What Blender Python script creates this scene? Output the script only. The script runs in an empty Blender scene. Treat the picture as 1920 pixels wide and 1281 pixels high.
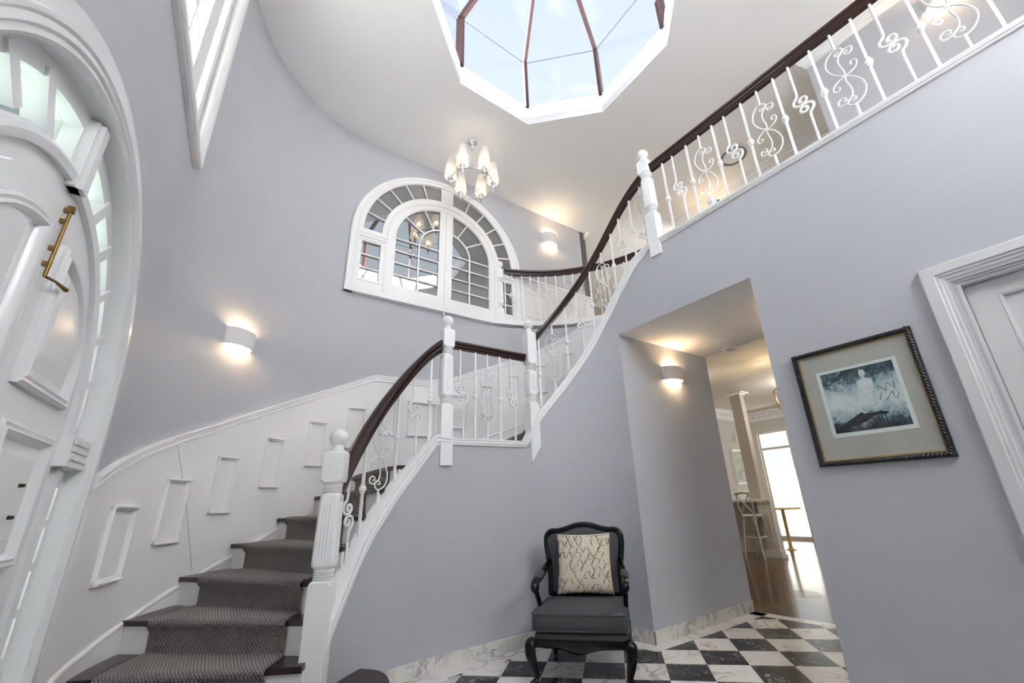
import bpy, math, random
import numpy as np
from mathutils import Vector, Matrix
from mathutils.geometry import delaunay_2d_cdt
random.seed(7)
SC = bpy.context.scene
COL = SC.collection
PI = math.pi
# ------------------------------------------------------------------ materials
def new_mat(name):
    m = bpy.data.materials.new(name); m.use_nodes = True
    nt = m.node_tree; b = nt.nodes['Principled BSDF']
    return m, nt, b
def mat(name, col, rough=.5, metal=0., spec=.5, bump=0., bscale=40., var=0., vscale=3., coat=0.):
    m, nt, b = new_mat(name)
    b.inputs['Base Color'].default_value = (*col, 1); b.inputs['Roughness'].default_value = rough
    b.inputs['Metallic'].default_value = metal; b.inputs['Specular IOR Level'].default_value = spec
    b.inputs['Coat Weight'].default_value = coat
    tc = nt.nodes.new('ShaderNodeTexCoord')
    if var:
        n = nt.nodes.new('ShaderNodeTexNoise'); n.inputs['Scale'].default_value = vscale
        nt.links.new(tc.outputs['Object'], n.inputs['Vector'])
        r = nt.nodes.new('ShaderNodeValToRGB')
        r.color_ramp.elements[0].position = .3; r.color_ramp.elements[1].position = .7
        r.color_ramp.elements[0].color = (*[c * (1 - var) for c in col], 1)
        r.color_ramp.elements[1].color = (*[min(1, c * (1 + var)) for c in col], 1)
        nt.links.new(n.outputs['Fac'], r.inputs['Fac']); nt.links.new(r.outputs['Color'], b.inputs['Base Color'])
    if bump:
        n = nt.nodes.new('ShaderNodeTexNoise'); n.inputs['Scale'].default_value = bscale
        nt.links.new(tc.outputs['Object'], n.inputs['Vector'])
        bp = nt.nodes.new('ShaderNodeBump'); bp.inputs['Strength'].default_value = bump; bp.inputs['Distance'].default_value = .004
        nt.links.new(n.outputs['Fac'], bp.inputs['Height']); nt.links.new(bp.outputs['Normal'], b.inputs['Normal'])
    return m
def emit(name, col, s):
    m, nt, b = new_mat(name)
    b.inputs['Base Color'].default_value = (*col, 1)
    b.inputs['Emission Color'].default_value = (*col, 1); b.inputs['Emission Strength'].default_value = s
    return m
M = {}
M['wall'] = mat('wall_paint', (.51, .52, .558), .6, spec=.25, bump=.03, bscale=120, var=.02, vscale=1.2)
M['ceil'] = mat('ceiling_paint', (.87, .87, .87), .8, spec=.2)
M['white'] = mat('white_gloss_paint', (.88, .88, .88), .33, spec=.5)
M['satin'] = mat('white_satin_paint', (.87, .87, .87), .45, spec=.4)
M['door'] = mat('door_paint', (.78, .79, .80), .24, spec=.55, bump=.02, bscale=8)
M['grey_door'] = mat('grey_white_door_paint', (.68, .69, .69), .4)
M['iron'] = mat('white_iron', (.88, .88, .88), .35)
M['mahog'] = mat('mahogany', (.034, .015, .0115), .3, spec=.4, var=.12, vscale=4)
M['tread'] = mat('dark_tread_wood', (.028, .014, .012), .28, spec=.5, var=.3, vscale=14)
M['chrome'] = mat('chrome', (.75, .75, .76), .12, metal=1)
M['brass'] = mat('aged_brass', (.22, .14, .045), .36, metal=1, var=.3, vscale=20)
M['lacquer'] = mat('black_lacquer', (.005, .005, .006), .24, spec=.35)
M['fabric'] = mat('charcoal_fabric', (.088, .09, .095), .95, spec=.15, bump=.6, bscale=420, var=.35, vscale=260)
M['cream'] = mat('cream_cotton', (.74, .66, .52), .95, spec=.1, bump=.35, bscale=500, var=.05, vscale=40)
M['ink'] = mat('black_print', (.02, .02, .022), .9)
M['plaster'] = mat('sconce_plaster', (.78, .77, .75), .7)
M['bulb'] = emit('warm_bulb', (1, .74, .42), 14)
M['filament'] = emit('chandelier_bulb', (1, .82, .56), 5)
M['rib'] = mat('skylight_rib', (.05, .02, .017), .5, var=.25, vscale=12)
M['seal'] = mat('glazing_seal', (.03, .03, .03), .6)
M['blackhole'] = mat('dark_fitting', (.03, .02, .015), .4)
M['stool'] = mat('limed_stool_wood', (.58, .55, .52), .5, var=.15, vscale=25)
M['cab'] = mat('cabinet_paint', (.66, .64, .60), .45)
M['stone'] = mat('counter_stone', (.72, .71, .69), .25)
M['kwall'] = mat('kitchen_wall_paint', (.62, .61, .57), .7)
M['kceil'] = mat('kitchen_ceiling_paint', (.74, .70, .64), .8)
M['timber'] = mat('light_timber', (.62, .42, .14), .4, var=.2, vscale=15)
M['paver'] = mat('pale_paving', (.75, .74, .71), .8)
M['fence'] = mat('white_render', (.85, .86, .85), .8)
M['frame'] = mat('black_rope_frame', (.018, .017, .017), .3, spec=.5)
M['gold'] = mat('gilt_slip', (.35, .25, .10), .35, metal=.7)
M['matboard'] = mat('linen_mat_board', (.55, .51, .475), .9, var=.05, vscale=5)
M['paper'] = mat('white_paper', (.86, .86, .85), .9)
M['fig'] = mat('painted_figure', (.8, .8, .82), .9, var=.1, vscale=30)
M['greige'] = mat('greige_paint', (.32, .29, .265), .7)
M['column'] = mat('column_paint', (.44, .40, .37), .6)
M['vent'] = mat('vent_grey', (.25, .24, .23), .6)
M['green'] = mat('dark_green_door', (.16, .19, .16), .5)
M['grout'] = mat('tile_joint', (.28, .27, .25), .9)

def nodes(nt, t, **k):
    n = nt.nodes.new(t)
    for a, v in k.items(): setattr(n, a, v)
    return n
def marble(name, base, vein, sharp, scale=2.2, rough=.16, amt=1.0):
    m, nt, b = new_mat(name); L = nt.links
    tc = nodes(nt, 'ShaderNodeTexCoord')
    n1 = nodes(nt, 'ShaderNodeTexNoise'); n1.inputs['Scale'].default_value = scale; n1.inputs['Detail'].default_value = 8; n1.inputs['Distortion'].default_value = 1.6
    L.new(tc.outputs['Object'], n1.inputs['Vector'])
    a = nodes(nt, 'ShaderNodeMath', operation='SUBTRACT'); a.inputs[1].default_value = .5; L.new(n1.outputs['Fac'], a.inputs[0])
    ab = nodes(nt, 'ShaderNodeMath', operation='ABSOLUTE'); L.new(a.outputs[0], ab.inputs[0])
    r = nodes(nt, 'ShaderNodeValToRGB'); r.color_ramp.elements[0].position = 0; r.color_ramp.elements[1].position = sharp
    r.color_ramp.elements[0].color = (*vein, 1); r.color_ramp.elements[1].color = (*base, 1)
    L.new(ab.outputs[0], r.inputs['Fac'])
    n2 = nodes(nt, 'ShaderNodeTexNoise'); n2.inputs['Scale'].default_value = scale * .7; L.new(tc.outputs['Object'], n2.inputs['Vector'])
    r2 = nodes(nt, 'ShaderNodeValToRGB'); r2.color_ramp.elements[0].position = .42; r2.color_ramp.elements[1].position = .62
    L.new(n2.outputs['Fac'], r2.inputs['Fac'])
    mx = nodes(nt, 'ShaderNodeMix', data_type='RGBA'); L.new(r2.outputs['Color'], mx.inputs['Factor'])
    mx.inputs['A'].default_value = (*base, 1); L.new(r.outputs['Color'], mx.inputs['B'])
    L.new(mx.outputs['Result'], b.inputs['Base Color']); b.inputs['Roughness'].default_value = rough
    return m
M['mwhite'] = marble('white_marble', (.80, .775, .74), (.36, .35, .34), .05, 2.6, .2)
M['mskirt'] = marble('grey_veined_marble', (.74, .72, .68), (.36, .35, .33), .07, 5, .25)

def wood_floor():
    m, nt, b = new_mat('polished_floorboards'); L = nt.links
    tc = nodes(nt, 'ShaderNodeTexCoord'); mp = nodes(nt, 'ShaderNodeMapping'); mp.inputs['Rotation'].default_value = (0, 0, math.radians(-35.3))
    L.new(tc.outputs['Object'], mp.inputs['Vector'])
    br = nodes(nt, 'ShaderNodeTexBrick'); br.inputs['Scale'].default_value = 1; br.inputs['Brick Width'].default_value = 1.7; br.inputs['Row Height'].default_value = .09
    br.inputs['Mortar Size'].default_value = .0015; br.inputs['Color1'].default_value = (.085, .042, .017, 1); br.inputs['Color2'].default_value = (.14, .07, .03, 1); br.inputs['Mortar'].default_value = (.03, .015, .008, 1)
    L.new(mp.outputs[0], br.inputs['Vector'])
    n = nodes(nt, 'ShaderNodeTexNoise'); n.inputs['Scale'].default_value = 14; n.inputs['Detail'].default_value = 6
    mp2 = nodes(nt, 'ShaderNodeMapping'); mp2.inputs['Scale'].default_value = (.25, 4, 1); L.new(mp.outputs[0], mp2.inputs['Vector']); L.new(mp2.outputs[0], n.inputs['Vector'])
    mx = nodes(nt, 'ShaderNodeMix', data_type='RGBA', blend_type='MULTIPLY'); mx.inputs['Factor'].default_value = .6
    r = nodes(nt, 'ShaderNodeValToRGB'); r.color_ramp.elements[0].color = (.45, .45, .45, 1); r.color_ramp.elements[1].color = (1.3, 1.3, 1.3, 1); L.new(n.outputs['Fac'], r.inputs['Fac'])
    L.new(br.outputs['Color'], mx.inputs['A']); L.new(r.outputs['Color'], mx.inputs['B']); L.new(mx.outputs['Result'], b.inputs['Base Color'])
    b.inputs['Roughness'].default_value = .16; b.inputs['Coat Weight'].default_value = .3
    bp = nodes(nt, 'ShaderNodeBump'); bp.inputs['Strength'].default_value = .12; bp.inputs['Distance'].default_value = .01
    n3 = nodes(nt, 'ShaderNodeTexNoise'); n3.inputs['Scale'].default_value = 9; L.new(mp2.outputs[0], n3.inputs['Vector'])
    L.new(n3.outputs['Fac'], bp.inputs['Height']); L.new(bp.outputs['Normal'], b.inputs['Normal'])
    return m
M['boards'] = wood_floor()
GY = math.radians(-9.68)
GO = (1.0338, 4.5244)
def tile_floor():
    m, nt, b = new_mat('black_and_white_marble_tiles'); L = nt.links
    tc = nodes(nt, 'ShaderNodeTexCoord')
    sep = nodes(nt, 'ShaderNodeSeparateXYZ'); L.new(tc.outputs['Object'], sep.inputs[0])
    def lin(cx, cy, c0):
        a = nodes(nt, 'ShaderNodeMath', operation='MULTIPLY'); a.inputs[1].default_value = cx; L.new(sep.outputs['X'], a.inputs[0])
        d = nodes(nt, 'ShaderNodeMath', operation='MULTIPLY_ADD'); d.inputs[1].default_value = cy; L.new(sep.outputs['Y'], d.inputs[0]); L.new(a.outputs[0], d.inputs[2])
        e = nodes(nt, 'ShaderNodeMath', operation='ADD'); e.inputs[1].default_value = c0; L.new(d.outputs[0], e.inputs[0])
        return e
    c, s = math.cos(GY), math.sin(GY); t = .30
    u = lin(c / t, s / t, -(GO[0] * c + GO[1] * s) / t)
    v = lin(s / t, -c / t, -(GO[0] * s - GO[1] * c) / t)
    def fl(x):
        f = nodes(nt, 'ShaderNodeMath', operation='FLOOR'); L.new(x.outputs[0], f.inputs[0]); return f
    fu, fv = fl(u), fl(v)
    ad = nodes(nt, 'ShaderNodeMath', operation='ADD'); L.new(fu.outputs[0], ad.inputs[0]); L.new(fv.outputs[0], ad.inputs[1])
    md = nodes(nt, 'ShaderNodeMath', operation='PINGPONG'); md.inputs[1].default_value = 1; L.new(ad.outputs[0], md.inputs[0])
    # per tile offset of the vein pattern
    cmb = nodes(nt, 'ShaderNodeCombineXYZ'); L.new(fu.outputs[0], cmb.inputs[0]); L.new(fv.outputs[0], cmb.inputs[1])
    wn = nodes(nt, 'ShaderNodeTexWhiteNoise', noise_dimensions='3D'); L.new(cmb.outputs[0], wn.inputs['Vector'])
    sc = nodes(nt, 'ShaderNodeVectorMath', operation='MULTIPLY_ADD'); sc.inputs[1].default_value = (9, 9, 9)
    L.new(wn.outputs['Color'], sc.inputs[0]); L.new(tc.outputs['Object'], sc.inputs[2])
    def veins(scale, base, vein, sharp, lo, hi, dist):
        n1 = nodes(nt, 'ShaderNodeTexNoise'); n1.inputs['Scale'].default_value = scale; n1.inputs['Detail'].default_value = 9; n1.inputs['Distortion'].default_value = dist
        L.new(sc.outputs[0], n1.inputs['Vector'])
        a = nodes(nt, 'ShaderNodeMath', operation='SUBTRACT'); a.inputs[1].default_value = .5; L.new(n1.outputs['Fac'], a.inputs[0])
        ab = nodes(nt, 'ShaderNodeMath', operation='ABSOLUTE'); L.new(a.outputs[0], ab.inputs[0])
        r = nodes(nt, 'ShaderNodeValToRGB'); r.color_ramp.elements[0].position = 0; r.color_ramp.elements[1].position = sharp
        r.color_ramp.elements[0].color = (*vein, 1); r.color_ramp.elements[1].color = (*base, 1); L.new(ab.outputs[0], r.inputs['Fac'])
        n2 = nodes(nt, 'ShaderNodeTexNoise'); n2.inputs['Scale'].default_value = scale * .8; L.new(sc.outputs[0], n2.inputs['Vector'])
        r2 = nodes(nt, 'ShaderNodeValToRGB'); r2.color_ramp.elements[0].position = lo; r2.color_ramp.elements[1].position = hi; L.new(n2.outputs['Fac'], r2.inputs['Fac'])
        mx = nodes(nt, 'ShaderNodeMix', data_type='RGBA'); L.new(r2.outputs['Color'], mx.inputs['Factor']); mx.inputs['A'].default_value = (*base, 1); L.new(r.outputs['Color'], mx.inputs['B'])
        return mx
    w = veins(3.2, (.80, .775, .735), (.40, .38, .36), .045, .42, .62, 1.5)
    k = veins(11, (.014, .014, .017), (.55, .55, .56), .022, .44, .6, 2.2)
    mx = nodes(nt, 'ShaderNodeMix', data_type='RGBA'); L.new(md.outputs[0], mx.inputs['Factor']); L.new(w.outputs['Result'], mx.inputs['A']); L.new(k.outputs['Result'], mx.inputs['B'])
    # joints
    def fr(x):
        f = nodes(nt, 'ShaderNodeMath', operation='FRACT'); L.new(x.outputs[0], f.inputs[0])
        p = nodes(nt, 'ShaderNodeMath', operation='PINGPONG'); p.inputs[1].default_value = .5; L.new(f.outputs[0], p.inputs[0]); return p
    mn = nodes(nt, 'ShaderNodeMath', operation='MINIMUM'); L.new(fr(u).outputs[0], mn.inputs[0]); L.new(fr(v).outputs[0], mn.inputs[1])
    lt = nodes(nt, 'ShaderNodeMath', operation='LESS_THAN'); lt.inputs[1].default_value = .0035; L.new(mn.outputs[0], lt.inputs[0])
    mj = nodes(nt, 'ShaderNodeMix', data_type='RGBA'); L.new(lt.outputs[0], mj.inputs['Factor']); L.new(mx.outputs['Result'], mj.inputs['A']); mj.inputs['B'].default_value = (.3, .29, .27, 1)
    L.new(mj.outputs['Result'], b.inputs['Base Color']); b.inputs['Roughness'].default_value = .2; b.inputs['Specular IOR Level'].default_value = .35
    return m
M['tiles'] = tile_floor()
def carpet_mat():
    m, nt, b = new_mat('woven_stair_carpet'); L = nt.links
    tc = nodes(nt, 'ShaderNodeTexCoord')
    def wave(vec, fq):
        d = nodes(nt, 'ShaderNodeVectorMath', operation='DOT_PRODUCT'); d.inputs[1].default_value = [q * fq for q in vec]; L.new(tc.outputs['Object'], d.inputs[0])
        s = nodes(nt, 'ShaderNodeMath', operation='SINE'); L.new(d.outputs['Value'], s.inputs[0])
        h = nodes(nt, 'ShaderNodeMath', operation='MULTIPLY_ADD'); h.inputs[1].default_value = .5; h.inputs[2].default_value = .5; L.new(s.outputs[0], h.inputs[0]); return h
    a, c = wave((1, .75, .8), 300), wave((1, -.75, -.8), 300)
    mu = nodes(nt, 'ShaderNodeMath', operation='MULTIPLY'); L.new(a.outputs[0], mu.inputs[0]); L.new(c.outputs[0], mu.inputs[1])
    r = nodes(nt, 'ShaderNodeValToRGB'); r.color_ramp.elements[0].position = .1; r.color_ramp.elements[1].position = .65
    r.color_ramp.elements[0].color = (.185, .168, .157, 1); r.color_ramp.elements[1].color = (.40, .365, .345, 1)
    L.new(mu.outputs[0], r.inputs['Fac']); L.new(r.outputs['Color'], b.inputs['Base Color'])
    b.inputs['Roughness'].default_value = 1; b.inputs['Specular IOR Level'].default_value = .1
    bp = nodes(nt, 'ShaderNodeBump'); bp.inputs['Strength'].default_value = .8; bp.inputs['Distance'].default_value = .006
    L.new(mu.outputs[0], bp.inputs['Height']); L.new(bp.outputs['Normal'], b.inputs['Normal'])
    return m
M['carpet'] = carpet_mat()
def glass_mat(name, tint, refl=.12, rough=.0):
    m = bpy.data.materials.new(name); m.use_nodes = True; nt = m.node_tree; L = nt.links
    nt.nodes.remove(nt.nodes['Principled BSDF']); out = nt.nodes['Material Output']
    t = nodes(nt, 'ShaderNodeBsdfTransparent'); t.inputs['Color'].default_value = (*tint, 1)
    g = nodes(nt, 'ShaderNodeBsdfGlossy'); g.inputs['Roughness'].default_value = rough
    fr = nodes(nt, 'ShaderNodeLayerWeight'); fr.inputs['Blend'].default_value = refl
    mx = nodes(nt, 'ShaderNodeMixShader'); pw_ = nodes(nt, 'ShaderNodeMath', operation='POWER'); pw_.inputs[1].default_value = 3.0; L.new(fr.outputs['Facing'], pw_.inputs[0]); ml = nodes(nt, 'ShaderNodeMath', operation='MULTIPLY_ADD'); ml.inputs[1].default_value = .45; ml.inputs[2].default_value = refl * .4; L.new(pw_.outputs[0], ml.inputs[0]); fr.inputs['Blend'].default_value = .5; L.new(ml.outputs[0], mx.inputs[0]); L.new(t.outputs[0], mx.inputs[1]); L.new(g.outputs[0], mx.inputs[2])
    L.new(mx.outputs[0], out.inputs['Surface']); return m
M['glass'] = glass_mat('clear_glass', (.96, .98, .97), .06)
M['skyglass'] = glass_mat('skylight_glass', (.97, .985, 1), .02)
M['doorglass'] = glass_mat('pale_green_door_glass', (.54, .60, .57), .10)
def mirror_glass():
    m = bpy.data.materials.new('dark_reflective_glass'); m.use_nodes = True; nt = m.node_tree; L = nt.links
    nt.nodes.remove(nt.nodes['Principled BSDF']); out = nt.nodes['Material Output']
    d = nodes(nt, 'ShaderNodeBsdfDiffuse'); d.inputs['Color'].default_value = (.02, .02, .018, 1)
    g = nodes(nt, 'ShaderNodeBsdfGlossy'); g.inputs['Roughness'].default_value = .0; g.inputs['Color'].default_value = (.95, 1, 1, 1)
    mx = nodes(nt, 'ShaderNodeMixShader'); mx.inputs[0].default_value = .42; L.new(d.outputs[0], mx.inputs[1]); L.new(g.outputs[0], mx.inputs[2])
    L.new(mx.outputs[0], out.inputs['Surface']); return m
M['mirror'] = mirror_glass()
def shade_mat():
    m, nt, b = new_mat('sheer_lamp_shade'); L = nt.links; out = nt.nodes['Material Output']
    b.inputs['Base Color'].default_value = (.74, .74, .78, 1); b.inputs['Roughness'].default_value = .25; b.inputs['Metallic'].default_value = .25
    t = nodes(nt, 'ShaderNodeBsdfTranslucent'); t.inputs['Color'].default_value = (.95, .88, .75, 1)
    tr = nodes(nt, 'ShaderNodeBsdfTransparent')
    mx = nodes(nt, 'ShaderNodeMixShader'); mx.inputs[0].default_value = .22; L.new(b.outputs[0], mx.inputs[1]); L.new(t.outputs[0], mx.inputs[2])
    m2 = nodes(nt, 'ShaderNodeMixShader'); m2.inputs[0].default_value = .3; L.new(mx.outputs[0], m2.inputs[1]); L.new(tr.outputs[0], m2.inputs[2])
    L.new(m2.outputs[0], out.inputs['Surface']); return m
M['shade'] = shade_mat()
def print_mat():
    m, nt, b = new_mat('abstract_print'); L = nt.links
    tc = nodes(nt, 'ShaderNodeTexCoord')
    n = nodes(nt, 'ShaderNodeTexNoise'); n.inputs['Scale'].default_value = 6.5; n.inputs['Detail'].default_value = 12; n.inputs['Roughness'].default_value = .74; n.inputs['Distortion'].default_value = .6
    L.new(tc.outputs['Object'], n.inputs['Vector'])
    sep = nodes(nt, 'ShaderNodeSeparateXYZ'); L.new(tc.outputs['Object'], sep.inputs[0])
    # white mist across the middle of the sheet, ink at the top and the bottom
    mr = nodes(nt, 'ShaderNodeMath', operation='ABSOLUTE'); L.new(sep.outputs['Z'], mr.inputs[0])
    mm = nodes(nt, 'ShaderNodeMath', operation='MULTIPLY_ADD'); mm.inputs[1].default_value = -2.1; mm.inputs[2].default_value = .25; L.new(mr.outputs[0], mm.inputs[0])
    nh = nodes(nt, 'ShaderNodeTexNoise'); nh.inputs['Scale'].default_value = 45; nh.inputs['Detail'].default_value = 8; nh.inputs['Roughness'].default_value = .8; L.new(tc.outputs['Object'], nh.inputs['Vector'])
    nx = nodes(nt, 'ShaderNodeMath', operation='MULTIPLY_ADD'); nx.inputs[1].default_value = .55; nx.inputs[2].default_value = -.275; L.new(nh.outputs['Fac'], nx.inputs[0])
    a0 = nodes(nt, 'ShaderNodeMath', operation='ADD'); L.new(n.outputs['Fac'], a0.inputs[0]); L.new(nx.outputs[0], a0.inputs[1])
    ad = nodes(nt, 'ShaderNodeMath', operation='ADD'); L.new(a0.outputs[0], ad.inputs[0]); L.new(mm.outputs[0], ad.inputs[1])
    r = nodes(nt, 'ShaderNodeValToRGB'); cr = r.color_ramp
    cr.elements[0].position = .24; cr.elements[0].color = (.012, .011, .02, 1); cr.elements[1].position = .72; cr.elements[1].color = (.78, .80, .82, 1)
    for p, c in ((.36, (.03, .04, .06)), (.45, (.10, .16, .22)), (.55, (.42, .52, .58))):
        e = cr.elements.new(p); e.color = (*c, 1)
    L.new(ad.outputs[0], r.inputs['Fac']); L.new(r.outputs['Color'], b.inputs['Base Color']); b.inputs['Roughness'].default_value = .9
    return m
M['print'] = print_mat()

# ------------------------------------------------------------------ mesh helpers
def V3(*a): return np.array(a, float)
class MB:
    def __init__(s): s.v = []; s.f = []; s.m = []; s.mi = 0
    def add(s, verts, faces):
        o = len(s.v); s.v += [tuple(map(float, p)) for p in verts]
        s.f += [tuple(i + o for i in f) for f in faces]; s.m += [s.mi] * len(faces); return s
    def box(s, c, size, ax=None):
        ax = np.eye(3) if ax is None else np.array(ax, float); c = np.array(c, float)
        P = [c + ax[0] * sx * size[0] / 2 + ax[1] * sy * size[1] / 2 + ax[2] * sz * size[2] / 2 for sx in (-1, 1) for sy in (-1, 1) for sz in (-1, 1)]
        return s.add(P, [(0, 1, 3, 2), (4, 6, 7, 5), (0, 4, 5, 1), (2, 3, 7, 6), (0, 2, 6, 4), (1, 5, 7, 3)])
    def bar(s, p, q, w, d, n):      # rectangular bar p->q, width w across, depth d along n (front at +d)
        p = np.array(p, float); q = np.array(q, float); n = np.array(n, float); t = q - p; t /= np.linalg.norm(t); x = np.cross(t, n)
        P = [a + x * w / 2 * e + n * k for a in (p, q) for e in (-1, 1) for k in (0, d)]
        return s.add(P, [(0, 1, 3, 2), (4, 6, 7, 5), (0, 4, 5, 1), (2, 3, 7, 6), (0, 2, 6, 4), (1, 5, 7, 3)])
    def tube(s, path, r, n=8, closed=False, caps=True, flat=1.0, up=None):
        P = np.array(path, float); N = len(P); rr = np.full(N, r) if np.isscalar(r) else np.array(r, float)
        T = np.zeros_like(P)
        for i in range(N):
            a = P[(i - 1) % N] if (closed or i > 0) else P[i]; b = P[(i + 1) % N] if (closed or i < N - 1) else P[i]
            t = b - a; T[i] = t / (np.linalg.norm(t) + 1e-12)
        ref = np.array(up if up is not None else (0, 0, 1), float)
        if abs(T[0] @ ref) > .95: ref = np.array([1., 0, 0]) if abs(T[0][0]) < .9 else np.array([0, 1., 0])
        x = np.cross(T[0], ref); x /= np.linalg.norm(x); vs = []
        for i in range(N):
            x = x - T[i] * (x @ T[i]); x /= np.linalg.norm(x); y = np.cross(T[i], x)
            for k in range(n):
                a = 2 * PI * k / n + (PI / 4 if n == 4 else 0); vs.append(P[i] + rr[i] * (math.cos(a) * x + math.sin(a) * y * flat))
        F = []
        for i in range(N if closed else N - 1):
            j = (i + 1) % N
            for k in range(n): F.append((i * n + k, j * n + k, j * n + (k + 1) % n, i * n + (k + 1) % n))
        if caps and not closed: F += [tuple(range(n)), tuple((N - 1) * n + k for k in reversed(range(n)))]
        return s.add(vs, F)
    def sweep(s, path, prof, side=None, closed=False, caps=True, up=(0, 0, 1), vert=True):
        # profile (a, b): a along the side vector, b along up; side[i] horizontal vector per point
        P = np.array(path, float); N = len(P); up = np.array(up, float); vs = []
        for i in range(N):
            if side is not None: x = np.array(side[i], float)
            else:
                a = P[(i - 1) % N] if (closed or i > 0) else P[i]; b = P[(i + 1) % N] if (closed or i < N - 1) else P[i]
                t = b - a; x = np.cross(t, up); x /= np.linalg.norm(x)
                if (closed or 0 < i < N - 1):
                    t1 = P[i] - a; t2 = b - P[i]; n1 = np.cross(t1, up); n2 = np.cross(t2, up); n1 /= np.linalg.norm(n1); n2 /= np.linalg.norm(n2)
                    h = n1 + n2; h /= np.linalg.norm(h); x = h / max(.4, h @ n1)
            for (a_, b_) in prof: vs.append(P[i] + x * a_ + up * b_)
        n = len(prof); F = []
        for i in range(N if closed else N - 1):
            j = (i + 1) % N
            for k in range(n): F.append((i * n + k, j * n + k, j * n + (k + 1) % n, i * n + (k + 1) % n))
        if caps and not closed: F += [tuple(range(n)), tuple((N - 1) * n + k for k in reversed(range(n)))]
        return s.add(vs, F)
    def lathe(s, prof, n=20, c=(0, 0, 0)):
        vs = []; N = len(prof)
        for (r, z) in prof:
            for k in range(n):
                a = 2 * PI * k / n; vs.append((c[0] + r * math.cos(a), c[1] + r * math.sin(a), c[2] + z))
        F = [(i * n + k, i * n + (k + 1) % n, (i + 1) * n + (k + 1) % n, (i + 1) * n + k) for i in range(N - 1) for k in range(n)]
        F += [tuple(reversed(range(n))), tuple((N - 1) * n + k for k in range(n))]
        return s.add(vs, F)
    def rings(s, R, caps=True):     # loft through equal-length rings
        n = len(R[0]); vs = [p for r in R for p in r]; N = len(R)
        F = [(i * n + k, i * n + (k + 1) % n, (i + 1) * n + (k + 1) % n, (i + 1) * n + k) for i in range(N - 1) for k in range(n)]
        if caps: F += [tuple(reversed(range(n))), tuple((N - 1) * n + k for k in range(n))]
        return s.add(vs, F)
    def sphere(s, c, r, n=16, m=10):
        return s.lathe([(max(1e-4, r * math.sin(PI * i / m)), -r * math.cos(PI * i / m)) for i in range(m + 1)], n, c)
    def plate(s, loops, d0, d1, fr):  # fr(u, v, d) -> world point ; first loop outer, others holes
        flat = [p for lp in loops for p in lp]; ed = []; o = 0
        for lp in loops:
            k = len(lp); ed += [(o + i, o + (i + 1) % k) for i in range(k)]; o += k
        V, E_, T, ov, oe, of = delaunay_2d_cdt([Vector(p) for p in flat], ed, [], 0, 1e-6)
        def inside(x, y):
            c = False
            for a, b in ed:
                (x1, y1), (x2, y2) = flat[a], flat[b]
                if (y1 > y) != (y2 > y) and x < (x2 - x1) * (y - y1) / (y2 - y1) + x1: c = not c
            return c
        tri = [t for t in T if inside(sum(V[i][0] for i in t) / 3, sum(V[i][1] for i in t) / 3)]
        n = len(V); vs = [fr(p[0], p[1], d0) for p in V] + [fr(p[0], p[1], d1) for p in V]
        F = [tuple(t) for t in tri] + [tuple(i + n for i in reversed(t)) for t in tri]
        cnt = {}
        for t in tri:
            for i in range(3):
                e = (t[i], t[(i + 1) % 3]); cnt[tuple(sorted(e))] = cnt.get(tuple(sorted(e)), 0) + 1
        F += [(a, b, b + n, a + n) for (a, b), c in cnt.items() if c == 1]
        return s.add(vs, F)
    def ribbon(s, pts, z0, z1, d0, d1, nrm):  # wall strip along plan polyline, z0/z1 floats or lists; offset along normals
        N = len(pts); z0 = [z0] * N if np.isscalar(z0) else z0; z1 = [z1] * N if np.isscalar(z1) else z1; vs = []
        for i in range(N):
            p = np.array(pts[i]); nn = np.array(nrm[i])
            for d, z in ((d0, z0[i]), (d1, z0[i]), (d1, z1[i]), (d0, z1[i])): q = p + nn * d; vs.append((q[0], q[1], z))
        F = [(i * 4 + k, (i + 1) * 4 + k, (i + 1) * 4 + (k + 1) % 4, i * 4 + (k + 1) % 4) for i in range(N - 1) for k in range(4)]
        F += [(0, 1, 2, 3), tuple((N - 1) * 4 + k for k in (3, 2, 1, 0))]
        return s.add(vs, F)
    def build(s, name, mats, parent=None, smooth=None):
        me = bpy.data.meshes.new(name)
        off = np.array(wloc(parent)) if parent is not None else np.zeros(3)
        me.from_pydata([tuple(np.array(p) - off) for p in s.v], [], s.f)
        if not isinstance(mats, (list, tuple)): mats = [mats]
        for m in mats: me.materials.append(M[m] if isinstance(m, str) else m)
        for p, i in zip(me.polygons, s.m): p.material_index = i
        import bmesh
        bm = bmesh.new(); bm.from_mesh(me); bmesh.ops.recalc_face_normals(bm, faces=bm.faces); bm.to_mesh(me); bm.free()
        if smooth:
            for p in me.polygons: p.use_smooth = True
            try: me.set_sharp_from_angle(angle=math.radians(smooth))
            except Exception: pass
        o = bpy.data.objects.new(name, me); COL.objects.link(o)
        if parent is not None: o.parent = parent
        return o
def wloc(o):
    p = np.zeros(3)
    while o is not None: p = p + np.array(o.location); o = o.parent
    return p
def tag(o, label=None, cat=None, group=None, kind=None):
    if label: o['label'] = label
    if cat: o['category'] = cat
    if group: o['group'] = group
    if kind: o['kind'] = kind
    return o
def thing(name, label, cat, loc, group=None, kind=None, rz=0):
    o = bpy.data.objects.new(name, None); COL.objects.link(o); o.location = loc; o.rotation_euler = (0, 0, rz); o.empty_display_size = .05
    return tag(o, label, cat, group, kind)
def struct(o, label, cat): return tag(o, label, cat, kind='structure')
def copy_tree(o, parent=None):
    c = o.copy(); COL.objects.link(c)
    if parent is not None: c.parent = parent
    for ch in list(o.children): copy_tree(ch, c)
    return c
def local(o):      # build a part in the local coordinates of an un-positioned thing
    return o

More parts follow.
